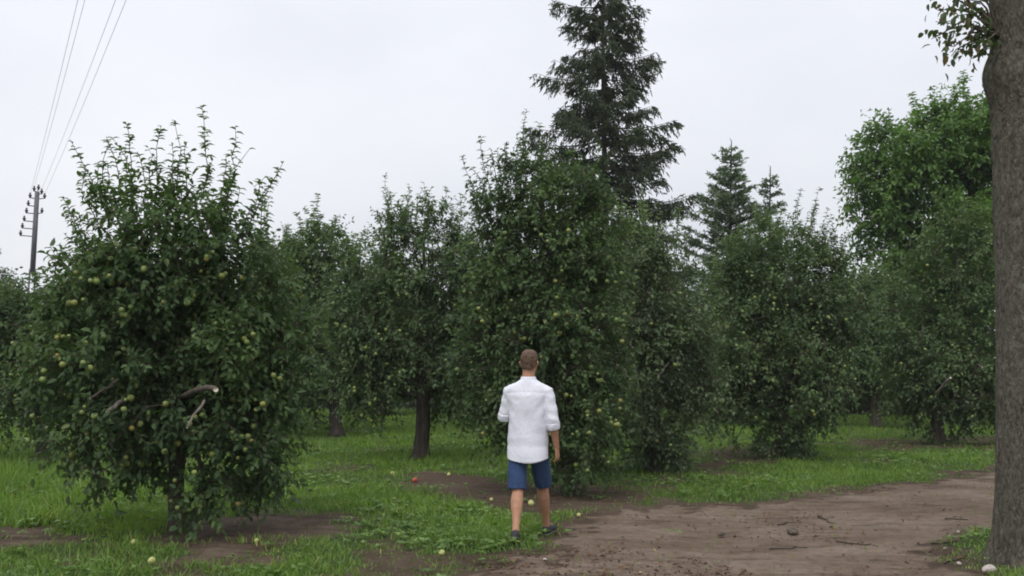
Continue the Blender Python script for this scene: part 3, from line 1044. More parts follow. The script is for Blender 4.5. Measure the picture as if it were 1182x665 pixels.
# --- apple tree G, right of centre
dG = 19.3
pG = at(902, 520, dG)
G_ = broadleaf_tree(
    'apple_tree', 'broad apple tree dotted with fruit beside the grass strip, right of centre', 'tree', pG[0], dG,
    LB(dG, [(905, 315, 66, 50, 0, 1.0), (858, 375, 46, 62, 0, .8), (945, 380, 44, 68, 0, .8), (900, 415, 82, 66, -.1, 1.25), (945, 450, 36, 42, -.1, .5), (890, 486, 50, 32, -.1, .6), (845, 440, 36, 50, -.1, .5), (965, 340, 32, 45, 0, .6), (850, 320, 32, 40, 0, .6), (925, 505, 24, 18, -.1, .4)]),
    340, 1.0, 0.12, 0.077, 0.045, twigs=7, per=9, twigL=0.36, extra=34, d=dG, mat='apple_leaf_far_hazed',
    shoots=[(925, 218, 918, 285), (942, 232, 930, 285), (955, 240, 942, 295), (905, 240, 903, 285), (870, 258, 876, 300), (965, 275, 950, 310), (850, 285, 858, 320), (888, 250, 890, 290)],
    apples=85)

# --- apple tree H, by the old trunk
dH = 22.0
pH = at(1084, 508, dH)
H_ = broadleaf_tree(
    'apple_tree', 'apple tree with a broken pale branch, half hidden by the old trunk', 'tree', pH[0], dH,
    LB(dH, [(1105, 295, 48, 46, 0, .9), (1065, 375, 50, 60, 0, .8), (1130, 380, 52, 70, 0, .9), (1095, 430, 72, 48, -.1, 1.1), (1045, 430, 34, 50, 0, .6), (1150, 460, 50, 40, 0, .6), (1090, 480, 40, 24, -.1, .5)]),
    300, 1.0, 0.13, 0.09, 0.052, twigs=6, per=8, twigL=0.38, extra=24, d=dH, mat='apple_leaf_far_hazed',
    shoots=[(1092, 240, 1098, 280), (1115, 236, 1112, 280), (1075, 300, 1082, 335), (1135, 240, 1130, 290), (1048, 345, 1055, 370)],
    apples=55)
stub(H_, (1080, 455), (1097, 436), 20.9, 0.022, name='dead_branch')
stub(H_, (1122, 440), (1134, 424), 20.9, 0.018, name='dead_branch', mat='bark_apple', bend=0.3)

# --- apple tree I, in the gap between G and H
dI = 27.0
pI = at(1012, 493, dI)
I_ = broadleaf_tree(
    'apple_tree', 'apple tree filling the gap between the two right hand apple trees', 'tree', pI[0], dI,
    LB(dI, [(1010, 350, 48, 40, 0, .9), (975, 350, 28, 34, 0, .7), (985, 400, 34, 40, 0, .7), (1030, 410, 45, 45, 0, .9), (1005, 430, 45, 38, 0, .9)]),
    190, 1.1, 0.13, 0.1, 0.058, twigs=6, per=8, twigL=0.42, extra=8, d=dI, mat='apple_leaf_far_hazed', apples=15,
    shoots=[(1000, 315, 1004, 340), (1022, 318, 1020, 340)])

# --- rear row, copies of the trees already built
for src, px, d, s, rz, lab in ((C_, 300, 30.5, 0.95, 1.9, 'apple tree in the rear row, seen between the nearest tree and its right neighbour'),
                               (D_, 575, 27.5, 1.0, 2.6, 'apple tree in the rear row, behind the gap left of the man'),
                               (F_, 850, 28.5, 0.95, 3.6, 'apple tree in the rear row, below the young spruces'),
                               (C_, 440, 33.0, 1.0, 4.0, 'apple tree in the rear row, beyond the two dark trunks'),
                               (F_, 150, 27.0, 1.0, 0.8, 'apple tree in the rear row, behind the nearest tree on its left'),
                               (D_, 330, 26.5, 1.05, 5.6, 'apple tree in the rear row, closing the gap right of the nearest tree'),
                               (F_, 660, 31.0, 0.9, 5.1, 'apple tree in the rear row, under the tall spruce')):
    c = copy_tree(src)
    xx = (px - W0 / 2) / F * d
    c.location = (xx, d, G(xx, d))
    c.rotation_euler = (0, 0, rz)
    c.scale = (s, s, s)
    c['label'] = lab
for o in list(col.objects):
    if o.name.split('.')[0] == 'apple_tree':
        o['group'] = 'orchard apple trees'

# --- broad crowned tree behind on the right
dK = 31.0
pK = at(1100, 480, dK)
K_ = broadleaf_tree(
    'broadleaf_tree', 'tall bright green leafy tree rising behind the apple trees beside the old trunk', 'tree', pK[0], dK,
    LB(dK, [(1062, 185, 62, 55, 0, 2.0), (1020, 235, 36, 45, 0, 1.4), (1115, 150, 52, 42, 0, 1.6), (1085, 255, 70, 60, 0, 2.2), (1160, 200, 60, 80, 0, 2.2), (1010, 185, 22, 36, 0, .8),
            (1140, 290, 70, 60, 0, 2.0), (1035, 310, 40, 45, 0, 1.4), (1090, 345, 60, 40, 0, 1.8)]),
    720, 3.0, 0.24, 0.15, 0.085, twigs=6, per=8, twigL=0.55, d=dK, mat='broad_leaf', bark='bark_dark', tint0=0.5, shell=0.6,
    shoots=[(1052, 108, 1060, 150), (1075, 100, 1080, 145), (1112, 82, 1115, 125), (985, 160, 1000, 190), (990, 285, 1010, 300), (985, 265, 1005, 280), (1085, 118, 1085, 150)])

# --- spruces
def spruce(label, px, d, height, zlow, prof, hang=1.0, up=0.0, mat='needle', step=0.42, per_whorl=6, dens=1.0, size=1.0, sprout=0.0, needleW=0.028):
    x0 = (px - W0 / 2) / F * d
    b0 = np.array([x0, d, G(x0, d)])
    root = empty('spruce_tree', tuple(b0))
    tag(root, label, 'tree', 'spruces behind the orchard')
    n = 14
    t = np.linspace(0, 1, n)
    tp = np.stack([0.04 * np.sin(t * 7), 0.04 * np.cos(t * 5), -0.05 + height * t], -1)
    mb = MB()
    mb.tube(tp, 0.0085 * height * (1 - t) ** 0.9 + 0.012, 10)
    mb.build('trunk', M['bark_dark'], root, smooth=True)
    wood, crown = MB(), MB()
    z = zlow
    while z < height - 0.045 * height:
        f = (z - zlow) / (height - zlow)
        Lb = prof(z)
        k = max(3, int(per_whorl * (1 - 0.35 * f) + rng.random() * 1.5))
        a0 = rng.random() * 6.28
        for q_ in range(k):
            if rng.random() < 0.06:
                continue
            a = a0 + q_ * 6.283 / k + rng.normal(0, 0.25)
            L_ = Lb * (0.45 + 0.65 * rng.random())
            dirh = np.array([math.cos(a), math.sin(a), 0])
            tt = np.linspace(0, 1, 8)
            drop = (-0.30 * hang * (1 - f) + up) * tt + 0.22 * hang * tt ** 2.6
            p = np.array([0, 0, z + rng.normal(0, .08)]) + dirh * (tt * L_)[:, None] + np.array([0, 0, 1.0]) * (drop * L_)[:, None]
            p += np.array([-dirh[1], dirh[0], 0]) * (np.sin(tt * 3) * rng.normal(0, .06) * L_)[:, None]
            wood.tube(p, np.linspace(0.010 + 0.010 * L_, 0.004, 8), 5)
            ns = max(6, int(L_ * 15 * dens))
            ts = 0.12 + 0.88 * np.sort(rng.random(ns)) ** 0.8
            ts[-1] = 1.0
            q0 = np.stack([np.interp(ts, tt, p[:, e]) for e in range(3)], -1)
            sd_ = np.where(np.arange(ns) % 2 == 0, 1, -1)[:, None] * np.array([[-dirh[1], dirh[0], 0]])
            sl = (0.16 + 0.38 * (1 - np.abs(ts - 0.55))) * (0.55 + 0.6 * rng.random(ns)) * min(1.0, 0.35 + L_ / 2.6) * size
            sdir = unit(dirh * 0.55 + sd_ * (0.35 + 0.4 * rng.random((ns, 1))) + np.array([0, 0, 1.0]) * (-0.75 * hang * rng.random((ns, 1)) + up * 0.8) + 0.15 * rng.standard_normal((ns, 3)))
            e0 = q0 + sdir * sl[:, None]
            e0[:, 2] -= 0.30 * hang * sl
            wood.segs(q0, e0, 0.004, 0.002, 3)
            m = 11
            tl = (np.arange(m)[None] + rng.random((ns, m))) / m
            bp = (q0[:, None] + (e0 - q0)[:, None] * tl[..., None]).reshape(-1, 3)
            dd = np.repeat(unit(e0 - q0), m, 0) + rng.standard_normal((ns * m, 3)) * 0.55
            dd[:, 2] -= 0.45 * hang - 0.5 * up
            ln = (0.12 + 0.11 * rng.random(ns * m)) * size * min(1.0, 0.4 + 0.7 * L_)
            crown.leaves(bp, dd, rng.standard_normal((ns * m, 3)), ln, needleW * size * (0.8 + 0.5 * rng.random(ns * m)),
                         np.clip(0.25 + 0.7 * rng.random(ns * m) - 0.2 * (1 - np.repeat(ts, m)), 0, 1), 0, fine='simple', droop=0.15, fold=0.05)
        z += step * (0.75 + 0.5 * rng.random()) * (1 - 0.25 * f)
    # leader
    m = 40
    zz = height - 0.9 + 0.9 * rng.random(m)
    a = rng.random(m) * 6.28
    crown.leaves(np.stack([0 * zz, 0 * zz, zz], -1), np.stack([np.cos(a), np.sin(a), 0.9 + 0 * a], -1), rng.standard_normal((m, 3)), 0.07 * size, needleW * size * .6, 0.6)
    wood.build('branches', M['bark_dark'], root)
    c_ = crown.build('crown', M[mat], root)
    c_['kind'] = 'stuff'
    return root


spruce('tall dark spruce with drooping branches, its top cut off by the frame', 699, 38.0, 18.0, 3.2,
       lambda z: 0.35 + 3.35 * (1 - max(0, (z - 5.5)) / 12.7) ** 0.95 if z > 5.5 else 3.5, hang=1.0, step=0.50, per_whorl=7, dens=1.25, size=1.1, needleW=0.042)
spruce('young grey green spruce, the wider of the two behind the apple trees', 846, 30.0, 7.75, 1.2,
       lambda z: 0.12 + 1.9 * ((7.75 - z) / 6.5) ** 0.8, hang=0.35, up=0.42, mat='needle_young', step=0.24, per_whorl=8, dens=1.6, size=0.72, needleW=0.042)
spruce('slender young spruce with a thin bare leader, right of the wider one', 891, 31.0, 7.2, 1.2,
       lambda z: 0.10 + 1.6 * ((7.2 - z) / 6.0) ** 1.1, hang=0.3, up=0.35, mat='needle_young', step=0.28, per_whorl=7, dens=1.2, size=0.8, needleW=0.038)

# --- far trees
def far_tree(label, px, d, rows, n=160, th=2.0):
    p_ = at(px, 470, d)
    return broadleaf_tree('distant_tree', label, 'tree', p_[0], d, LB(d, rows), n, th, 0.2, 0.22, 0.13, twigs=6, per=7, twigL=0.75, d=d,
                          mat='far_leaf', bark='bark_dark')


far_tree('distant dark tree at the far left edge beyond the power pole', -18, 62, [(-15, 335, 28, 38), (-40, 350, 40, 50), (-5, 370, 30, 45)])

# treeline that closes the view under the crowns
mb = MB()
n = 1300
tx = rng.uniform(-36, 36, n)
ty = 38 + 3.5 * rng.random(n)
tz = rng.random(n) ** 0.8 * (3.3 + 1.6 * fbm(tx * 0.3, tx * 0 + 2, 6))
foliage(mb, np.stack([tx, ty, tz], -1), unit(rng.standard_normal((n, 3)) + np.array([0, -.8, .3])), None, 0.27, 0.17, 7, 7, 0.85, 'simple', 0, 5, 0.3)
tag(mb.build('distant_treeline', [M['twig'], M['far_leaf']]), 'distant hedge and trees closing the view behind the orchard', 'treeline', kind='stuff')

# ------------------------------------------------------------------ the old trunk on the right
bO = np.array([at(1197, 640, 9.5)[0], 9.5, 0.0])
bO[2] = G(bO[0], bO[1])
old = empty('old_tree', tuple(bO))
tag(old, 'thick grey barked trunk of an old tree at the right edge', 'tree')
nr, k = 150, 72
zz = np.linspace(-0.06, 7.0, nr)
aa = np.arange(k) * 2 * math.pi / k
ZZ, AA = np.meshgrid(zz, aa, indexing='ij')
rad = 0.330 + 0.035 * np.exp(-np.maximum(ZZ, 0) / 0.13) - 0.010 * ZZ
rad += 0.055 * np.exp(-np.maximum(ZZ, 0) / 0.15) * np.clip(np.sin(AA * 3 + 0.4) * .6 + np.sin(AA * 5 + 1.9) * .6, 0, 1) ** 1.5
rad *= 1 + 0.10 * np.exp(-np.maximum(ZZ, 0) / 0.3) * np.sin(AA * 5 + 0.6) + 0.02 * np.sin(AA * 3 + ZZ)
bul = np.exp(-((ZZ - 4.20) / 0.20) ** 2) * np.clip(np.cos(AA - math.pi * 1.04), 0, 1) ** 1.5
bul2 = np.exp(-((ZZ - 4.75) / 0.5) ** 2) * np.clip(np.cos(AA - math.pi * 1.04), 0, 1) ** 1.2
rad += 0.08 * bul - 0.03 * bul2
ridg = np.abs(fbm(np.cos(AA) * 7 + 20, np.sin(AA) * 7 + ZZ * 1.5, 14, 3) - 0.5) * 2
ridg2 = fbm(AA * 9, ZZ * 7, 15, 3)
rad += 0.030 * (ridg - 0.3) + 0.014 * (ridg2 - 0.5)
sway = 0.05 * np.sin(ZZ * 0.55) - 0.02 * ZZ * 0.2
V = np.stack([np.cos(AA) * rad + sway, np.sin(AA) * rad, ZZ], -1).reshape(-1, 3)
i, j = np.meshgrid(np.arange(nr - 1), np.arange(k), indexing='ij')
qq = np.stack([i * k + j, i * k + (j + 1) % k, (i + 1) * k + (j + 1) % k, (i + 1) * k + j], -1).reshape(-1, 4)
mb = MB()
mb.add(V, qq)
mb.build('trunk', M['bark_old'], old, smooth=True)
# leafy side branch near the burl: every leaf is a piece of its own
br = MB()
st = np.array([-0.22, -0.05, 4.55])
ends = []
tips = [(1075, 8), (1085, 40), (1098, 65), (1115, 55), (1108, 18), (1128, 70), (1090, -20), (1125, 30), (1072, -15), (1110, -35), (1135, 55), (1120, -8), (1080, 25), (1092, 52), (1075, 45), (1100, 2)]
for (tx_, ty_) in tips:
    tg = at(tx_, ty_, 9.4 + rng.uniform(-0.25, 0.2)) - bO
    p = path_curve(st, tg, 0.14, 6, 0.05)
    br.tube(p, np.linspace(0.014, 0.003, 6), 5)
    ends.append(p)
brn = br.build('leafy_branch', M['bark_apple'], old, smooth=True)
lm = []
for q_ in range(4):
    mb = MB()
    mb.leaves([(0, 0, 0)], [(1, 0, 0)], [(0, 0, 1)], 0.075, 0.045, [0.15 + 0.25 * q_], fine=True, droop=0.25 + .1 * q_, fold=0.1)
    lm.append(mb.mesh('leaf', [M['trunk_leaf']]))
cntl = 0
for p in ends:
    for _ in range(18):
        s = 0.4 + 0.6 * rng.random() ** 0.7
        pos = np.array([np.interp(s, np.linspace(0, 1, 6), p[:, e]) for e in range(3)]) + rng.normal(0, 0.05, 3)
        o = link('leaf', lm[min(3, int(rng.random() ** 1.4 * 4))], brn, tuple(pos))
        dv = Vector(tuple(unit(rng.standard_normal(3) + np.array([-0.5, -0.2, -0.8]))))
        o.rotation_euler = (dv.to_track_quat('X', 'Z').to_matrix() @ Matrix.Rotation(rng.normal(0, 0.6), 3, 'X')).to_euler()
        s_ = 0.7 + 0.6 * rng.random()
        o.scale = (s_, s_, s_)
        cntl += 1
# main crown high above the frame
limb, crn = MB(), MB()
lobes = [(np.array([0, 0, 9.0]), np.array([2.2, 2.2, 1.3])), (np.array([-1.5, .6, 8.3]), np.array([1.2, 1.2, .9])), (np.array([1.6, -.4, 8.2]), np.array([1.4, 1.4, 1.0])),
         (np.array([0.3, 1.6, 8.4]), np.array([1.4, 1.2, 1.0]))]
for c, r in lobes:
    limb.tube(path_curve(np.array([0, 0, 6.3]), c, 0.05, 6, 0.04), np.linspace(0.2, 0.05, 6), 8)
pts, outw = crown_points(lobes, 150)
for p in pts:
    c = lobes[int(np.argmin([np.linalg.norm(p - q_[0]) for q_ in lobes]))][0]
    limb.segs([c], [p], 0.02, 0.008, 4)
foliage(crn, pts + bO, outw, None, 0.13, 0.08, 5, 7, 0.5, False, 7, 10, 0.5)
for q_ in range(len(crn.v)):
    crn.v[q_] = crn.v[q_] - bO
limb.build('branches', M['bark_old'], old, smooth=True)
crn.build('crown', [M['twig'], M['broad_leaf']], old)['kind'] = 'stuff'

# ------------------------------------------------------------------ power pole, second post, wires
dP = 48.0
tpP = at(43, 221, dP)
bP = np.array([tpP[0] - 0.28, dP, G(tpP[0], dP)])
pole = empty('power_pole', tuple(bP))
tag(pole, 'grey concrete power pole with open lattice foot and rows of insulators', 'pole')
ht = tpP[2] - bP[2]
def on_pole(z, dx=0.0, dy=0.0):
    return np.array([0.28 * z / ht + dx, dy, z])
shaft = MB()
for sx in (-1, 1):
    shaft.tube([on_pole(-0.3, sx * 0.17), on_pole(ht * 0.62, sx * 0.12)], [0.05, 0.045], 4)
shaft.tube([on_pole(ht * 0.60), on_pole(ht * 0.8), on_pole(ht)], [0.125, 0.118, 0.105], 4)
shaft.build('shaft', M['concrete'], pole)
for z in np.arange(0.8, ht * 0.6, 0.62):
    mb = MB()
    mb.tube([on_pole(z, -0.17), on_pole(z, 0.17)], [0.035, 0.035], 4)
    mb.build('rung', M['concrete'], pole)
ins_me = MB()
ins_me.tube([(0, 0, -.02), (0, 0, .05), (0, 0, .07), (0, 0, .12), (0, 0, .14), (0, 0, .22)], [.04, .045, .075, .075, .04, .045], 8)
ins_me = ins_me.mesh('insulator', [M['insulator']], smooth=True)
spots = [(-0.14, 0.02), (-0.30, -0.28), (-0.36, -0.62), (-0.42, -0.95), (-0.50, -1.30), (-0.56, -1.62), (-0.62, -1.95), (0.20, -0.10), (0.34, -0.30), (0.26, -0.95), (0.05, 0.08)]
for (dx, dz) in spots:
    mb = MB()
    a = on_pole(ht + dz - 0.05, 0.0); b_ = on_pole(ht + dz, dx)
    mb.tube([a, b_], [0.022, 0.022], 4)
    bk = mb.build('bracket', M['insulator'], pole)
    o = link('insulator', ins_me, bk, tuple(b_))
# wires run from the pole to a pole behind the photographer
sp = at(15, 322, 50)
gq = G(sp[0], 50)
post = MB()
post.tube([(0, 0, -.2), (0, 0, sp[2] - gq)], [0.14, 0.11], 8)
pst = post.build('wooden_post', M['bark_dark'], None, smooth=True, loc=(sp[0], 50, gq))
tag(pst, 'short dark wooden post left of the power pole', 'post')
Pt = bP + on_pole(ht)
for kx, (a_, dz, top_px, lab) in enumerate(((-0.30, -0.06, 89, 'leftmost thin overhead wire running up from the power pole'),
                                            (-0.14, 0.24, 97, 'second thin overhead wire from the left'),
                                            (0.20, 0.12, 132, 'third thin overhead wire from the left'),
                                            (0.34, -0.08, 144, 'rightmost thin overhead wire of the four'))):
    A0 = Pt + np.array([a_, 0, dz])
    zt = A0[2] - 0.35
    r = ray(top_px, 0)
    t_ = (zt - CAM_H) / r[2]
    B0 = np.array([0, 0, CAM_H]) + r * t_
    dv = (B0 - A0); dv[2] = 0
    E0 = A0 + dv * 2.1
    s = np.linspace(0, 1, 40)
    p = A0 + (E0 - A0) * s[:, None]
    p[:, 2] -= 4 * 0.42 * s * (1 - s)
    mb = MB()
    mb.tube(p, 0.0045, 5)
    tag(mb.build('power_line', M['wire']), lab, 'wire', 'overhead wires')

# ------------------------------------------------------------------ shed behind the right hand trees
dS = 32.5
xs0, xs1 = at(968, 400, dS)[0], at(1120, 400, dS)[0]
shed = empty('shed', ((xs0 + xs1) / 2, dS + 2, G(11, dS)))
tag(shed, 'dark brown wooden shed glimpsed behind the right hand apple trees', 'shed')
w2 = (xs1 - xs0) / 2
def box(mb, c, s, mat=0):
    c, s = np.array(c, float), np.array(s, float) / 2
    v = np.array([[x_, y_, z_] for x_ in (-1, 1) for y_ in (-1, 1) for z_ in (-1, 1)]) * s + c
    mb.add(v, [[0, 1, 3, 2], [4, 6, 7, 5], [0, 4, 5, 1], [2, 3, 7, 6], [0, 2, 6, 4], [1, 5, 7, 3]], 0.5, mat)
for q_ in range(22):
    wv = 2 * w2 / 22
    mb = MB(); box(mb, (-w2 + wv * (q_ + .5), -2, 1.3), (wv - 0.012, 0.03, 2.75)); mb.build('board', M['boards'], shed)
mb = MB(); box(mb, (0, -1.9, 1.3), (2 * w2 - .05, .1, 2.7)); box(mb, (-w2 + .05, 0, 1.3), (.1, 3.7, 2.7)); box(mb, (w2 - .05, 0, 1.3), (.1, 3.7, 2.7)); box(mb, (0, 1.9, 1.3), (2 * w2 - .05, .1, 2.7))
mb.build('wall', M['boards'], shed)
mb = MB()
hr = 4.2
mb.add([(-w2 - .3, -2.5, 2.55), (w2 + .3, -2.5, 2.55), (w2 + .3, 0, hr), (-w2 - .3, 0, hr), (w2 + .3, 2.5, 2.55), (-w2 - .3, 2.5, 2.55),
        (-w2 - .3, -2.5, 2.49), (w2 + .3, -2.5, 2.49), (w2 + .3, 0, hr - .06), (-w2 - .3, 0, hr - .06), (w2 + .3, 2.5, 2.49), (-w2 - .3, 2.5, 2.49)],
       [[0, 1, 2, 3], [3, 2, 4, 5], [6, 9, 8, 7], [9, 11, 10, 8], [0, 6, 7, 1], [5, 4, 10, 11]])
rf = mb.build('roof', M['roof_sheet'], shed)
mb = MB()
for x_ in (-w2 - .32, w2 + .32):
    for s_ in (-1, 1):
        mb.segs([(x_, s_ * 2.52, 2.52)], [(x_, 0, hr + .02)], .07, .07, 4)
mb.build('gable_trim', M['white_trim'], rf)
mb = MB(); box(mb, (-1.2, -2.03, 1.0), (.9, .05, 2.0)); dr = mb.build('door', M['bark_dark'], shed)
mb = MB(); box(mb, (-.85, -2.07, 1.0), (.03, .04, .14)); mb.build('handle', M['white_trim'], dr)
mb = MB(); box(mb, (.9, -2.03, 1.5), (.9, .05, .7)); wn = mb.build('window', M['boards'], shed)
mb = MB(); box(mb, (.9, -2.06, 1.5), (.8, .02, .6)); mb.build('pane', M['pane'], wn)

# ------------------------------------------------------------------ windfall apples, stones, twigs
falls = [
    (155, 629, 'y', 'yellow green windfall apple on the bare earth below the nearest tree, left one', 1.05),
    (175, 650, 'y', 'yellow green windfall apple closest to the bottom edge under the nearest tree', 1.1),
    (36, 548, 'y', 'pale windfall apple in the grass at the far left', 1.0),
    (82, 603, 'y', 'small windfall apple at the front edge of the tall grass on the left', .8),
    (453, 547, 'y', 'pale windfall apple at the left end of the earth patch', 1.0),
    (479, 556, 'r', 'red windfall apple on the earth patch left of the man', 1.25),
    (518, 549, 'y', 'whitish windfall apple in the middle of the earth patch', 1.0),
    (613, 584, 'y', 'yellow green windfall apple seen between the legs of the man', 1.5),
    (510, 643, 'y', 'yellow windfall apple at the lower edge of the lush grass', 1.0),
    (296, 628, 'y', 'small pale windfall apple right of the nearest trunk', .7),
    (247, 609, 'y', 'pale windfall apple beside the nearest trunk under hanging leaves', .9),
    (567, 579, 'y', 'small windfall apple on earth just left of the man', .8),
    (668, 598, 'y', 'pale windfall apple at the track edge right of the man', .8),
]
for (px, py, k_, lab, s) in falls:
    s *= 0.82 if s < 1.4 else 0.7
    p = base(px, py)
    o = link('windfall_apple', APPLE_RED if k_ == 'r' else APPLE_FALLEN, None, (p[0], p[1], p[2] + 0.028 * s))
    o.rotation_euler = (rng.uniform(-1.2, 1.2), rng.uniform(-1.2, 1.2), rng.random() * 6)
    o.scale = (s, s, s)
    tag(o, lab, 'apple', 'windfall apples')


def rock(name, px, py, sx, sy, sz, mat, label, cat, seed):
    r_ = np.random.default_rng(seed)
    bm = bmesh.new()
    bmesh.ops.create_icosphere(bm, subdivisions=2, radius=1)
    for v in bm.verts:
        c = v.co
        f = 0.75 + 0.4 * float(vnoise(c.x * 1.7 + seed, c.y * 1.7 + c.z * 2.1, seed))
        v.co = Vector((c.x * sx * f, c.y * sy * f, max(c.z, -0.4) * sz * f))
    me = bpy.data.meshes.new(name)
    bm.to_mesh(me); bm.free()
    me.materials.append(mat)
    p = base(px, py)
    o = link(name, me, None, (p[0], p[1], p[2] + 0.2 * sz))
    o.rotation_euler = (0, 0, r_.random() * 6)
    return tag(o, label, cat)


rock('stone', 1141, 656, .07, .05, .042, M['stone'], 'pale pinkish stone lying at the foot of the old trunk', 'stone', 3)
rock('stone', 1107, 648, .028, .02, .016, M['stone'], 'small white stone left of the pale stone by the old trunk', 'stone', 5)
rock('stone', 629, 649, .022, .018, .012, M['stone'], 'tiny white pebble on the track below the man', 'stone', 9)
rock('stone', 1106, 613, .022, .018, .014, M['stone'], 'tiny white pebble on the track left of the old trunk', 'stone', 12)
rock('earth_clod', 915, 613, .10, .06, .035, M['bark_apple'], 'dark flat clod of earth in the middle of the track', 'clod', 21)
rock('earth_clod', 833, 616, .05, .04, .03, M['bark_apple'], 'small dark clod of earth on the track, left of the flat one', 'clod', 25)


def ground_stick(name, px0, px1, py0, py1, r, label):
    a, b_ = base(px0, py0), base(px1, py1)
    n_ = 6
    t_ = np.linspace(0, 1, n_)[:, None]
    p = a + (b_ - a) * t_ + rng.normal(0, 0.022, (n_, 3))
    p[:, 2] = gz(p[:, 0], p[:, 1]) - 0.022 + r * .6
    mb = MB()
    r *= 0.6
    mb.tube(p - a, np.linspace(r, r * 0.5, n_), 6)
    q0 = (p[3] - a)
    mb.segs([q0], [q0 + np.array([0.07, 0.06, 0.015])], r * 0.5, r * 0.25, 4)
    tag(mb.build(name, M['bark_dark'], None, True, tuple(a)), label, 'twig')


ground_stick('fallen_twig', 944, 961, 592, 600, .016, 'short dark twig near the far edge of the track')
ground_stick('fallen_twig', 889, 932, 629, 627, .013, 'long dark twig lying across the middle of the track')
ground_stick('fallen_twig', 964, 1004, 621, 625, .014, 'curved dark twig on the right half of the track')
ground_stick('fallen_twig', 1075, 1112, 625, 622, .013, 'dark twig in front of the mossy foot of the old trunk')
ground_stick('fallen_twig', 1090, 1118, 645, 638, .012, 'pale bent twig beside the small white stone')
ground_stick('fallen_twig', 1088, 1118, 597, 599, .014, 'dark twig on the track far right under the apple trees')
ground_stick('fallen_twig', 898, 918, 604, 600, .012, 'thin dark twig beside the flat clod')
ground_stick('fallen_twig', 826, 848, 584, 586, .011, 'thin dark twig at the grass edge of the track')


# ------------------------------------------------------------------ the man
def loft(bm_, rings, k=20, close=True):
    """rings: (centre, semi-axis a along u, semi-axis b along v, u, v, squareness)"""
    prev = None
    first = None
    for (c, a, b_, u, v, e) in rings:
        c, u, v = Vector(c), Vector(u), Vector(v)
        vs = []
        for s in range(k):
            an = 2 * math.pi * s / k
            ca, sa = math.cos(an), math.sin(an)
            x_ = math.copysign(abs(ca) ** e, ca); y_ = math.copysign(abs(sa) ** e, sa)
            vs.append(bm_.verts.new(c + u * (a * x_) + v * (b_ * y_)))
        if prev:
            for s in range(k):
                bm_.faces.new((prev[s], prev[(s + 1) % k], vs[(s + 1) % k], vs[s]))
        else:
            first = vs
        prev = vs
    if close:
        bm_.faces.new(first[::-1])
        bm_.faces.new(prev)


XU, YU = (1, 0, 0), (0, 1, 0)


def limb_rings(pts, rad, flat=1.0):
    pts = [Vector(p) for p in pts]
    out = []
    for i_, p in enumerate(pts):
        t_ = (pts[min(i_ + 1, len(pts) - 1)] - pts[max(i_ - 1, 0)]).normalized()
        if i_ == 0:
            u = Vector((0, 1, 0)) if abs(t_.y) < 0.8 else Vector((1, 0, 0))
        u = (u - t_ * u.dot(t_)).normalized()
        v = t_.cross(u)
        out.append((p, rad[i_], rad[i_] * flat, u, v, 1.0))
    return out


def remeshed(bm_, name, voxel, smooth_it, disp=None, factor=0.5):
    me = bpy.data.meshes.new(name)
    bmesh.ops.recalc_face_normals(bm_, faces=bm_.faces)
    bm_.to_mesh(me); bm_.free()
    o = bpy.data.objects.new(name, me)
    col.objects.link(o)
    r = o.modifiers.new('r', 'REMESH'); r.mode = 'VOXEL'; r.voxel_size = voxel
    s = o.modifiers.new('s', 'SMOOTH'); s.factor = factor; s.iterations = smooth_it
    dg = bpy.context.evaluated_depsgraph_get()
    me2 = bpy.data.meshes.new_from_object(o.evaluated_get(dg))
    bpy.data.objects.remove(o)
    me2.name = name
    if disp:
        n_ = len(me2.vertices)
        co = np.zeros(n_ * 3, np.float32); me2.vertices.foreach_get('co', co)
        no = np.zeros(n_ * 3, np.float32); me2.vertices.foreach_get('normal', no)
        co = co.reshape(-1, 3); no = no.reshape(-1, 3)
        co = co + no * disp(co)[:, None]
        me2.vertices.foreach_set('co', co.astype(np.float32).ravel())
    me2.polygons.foreach_set('use_smooth', np.ones(len(me2.polygons), bool))
    me2.update()
    return me2


man = empty('person', (0.155, 10.5, G(0.185, 10.5)), R(-11))
tag(man, 'man in a white linen shirt and blue shorts walking away along the path', 'person')
mz = man.location.z

hipL, hipR = Vector((-.092, 0, .90)), Vector((.092, 0, .90))
kneeL, ankL = Vector((-.088, -.075, .475)), Vector((-.060, -.33, .125))
kneeR, ankR = Vector((.100, .20, .495)), Vector((.120, .335, .085))
shL, shR = Vector((-.178, .0, 1.425)), Vector((.178, .0, 1.418))
elL, wrL = Vector((-.236, .03, 1.16)), Vector((-.17, .26, 1.15))
elR, wrR = Vector((.240, -.03, 1.115)), Vector((.268, .04, .862))


def lerp(a, b_, t_):
    return a + (b_ - a) * t_


bm = bmesh.new()
# trunk, neck
loft(bm, [((0, 0, .84), .13, .10, XU, YU, .9), ((0, 0, .93), .165, .115, XU, YU, .9), ((0, 0, 1.05), .145, .10, XU, YU, .9), ((0, .005, 1.2), .155, .105, XU, YU, .9),
          ((0, .005, 1.34), .165, .10, XU, YU, .9), ((0, 0, 1.40), .145, .08, XU, YU, .9), ((0, .005, 1.465), .08, .06, XU, YU, 1), ((0, .015, 1.52), .062, .062, XU, YU, 1), ((0, .028, 1.60), .058, .062, XU, YU, 1), ((0, .035, 1.66), .05, .055, XU, YU, 1)])
# head
loft(bm, [((.004, .065, 1.555), .025, .03, XU, YU, 1), ((.004, .06, 1.575), .050, .055, XU, YU, 1), ((.004, .048, 1.61), .066, .080, XU, YU, 1), ((.004, .042, 1.65), .073, .092, XU, YU, 1),
          ((.004, .038, 1.69), .076, .097, XU, YU, 1), ((.004, .036, 1.73), .074, .095, XU, YU, 1), ((.004, .034, 1.76), .062, .080, XU, YU, 1), ((.004, .034, 1.778), .035, .045, XU, YU, 1)], 24)
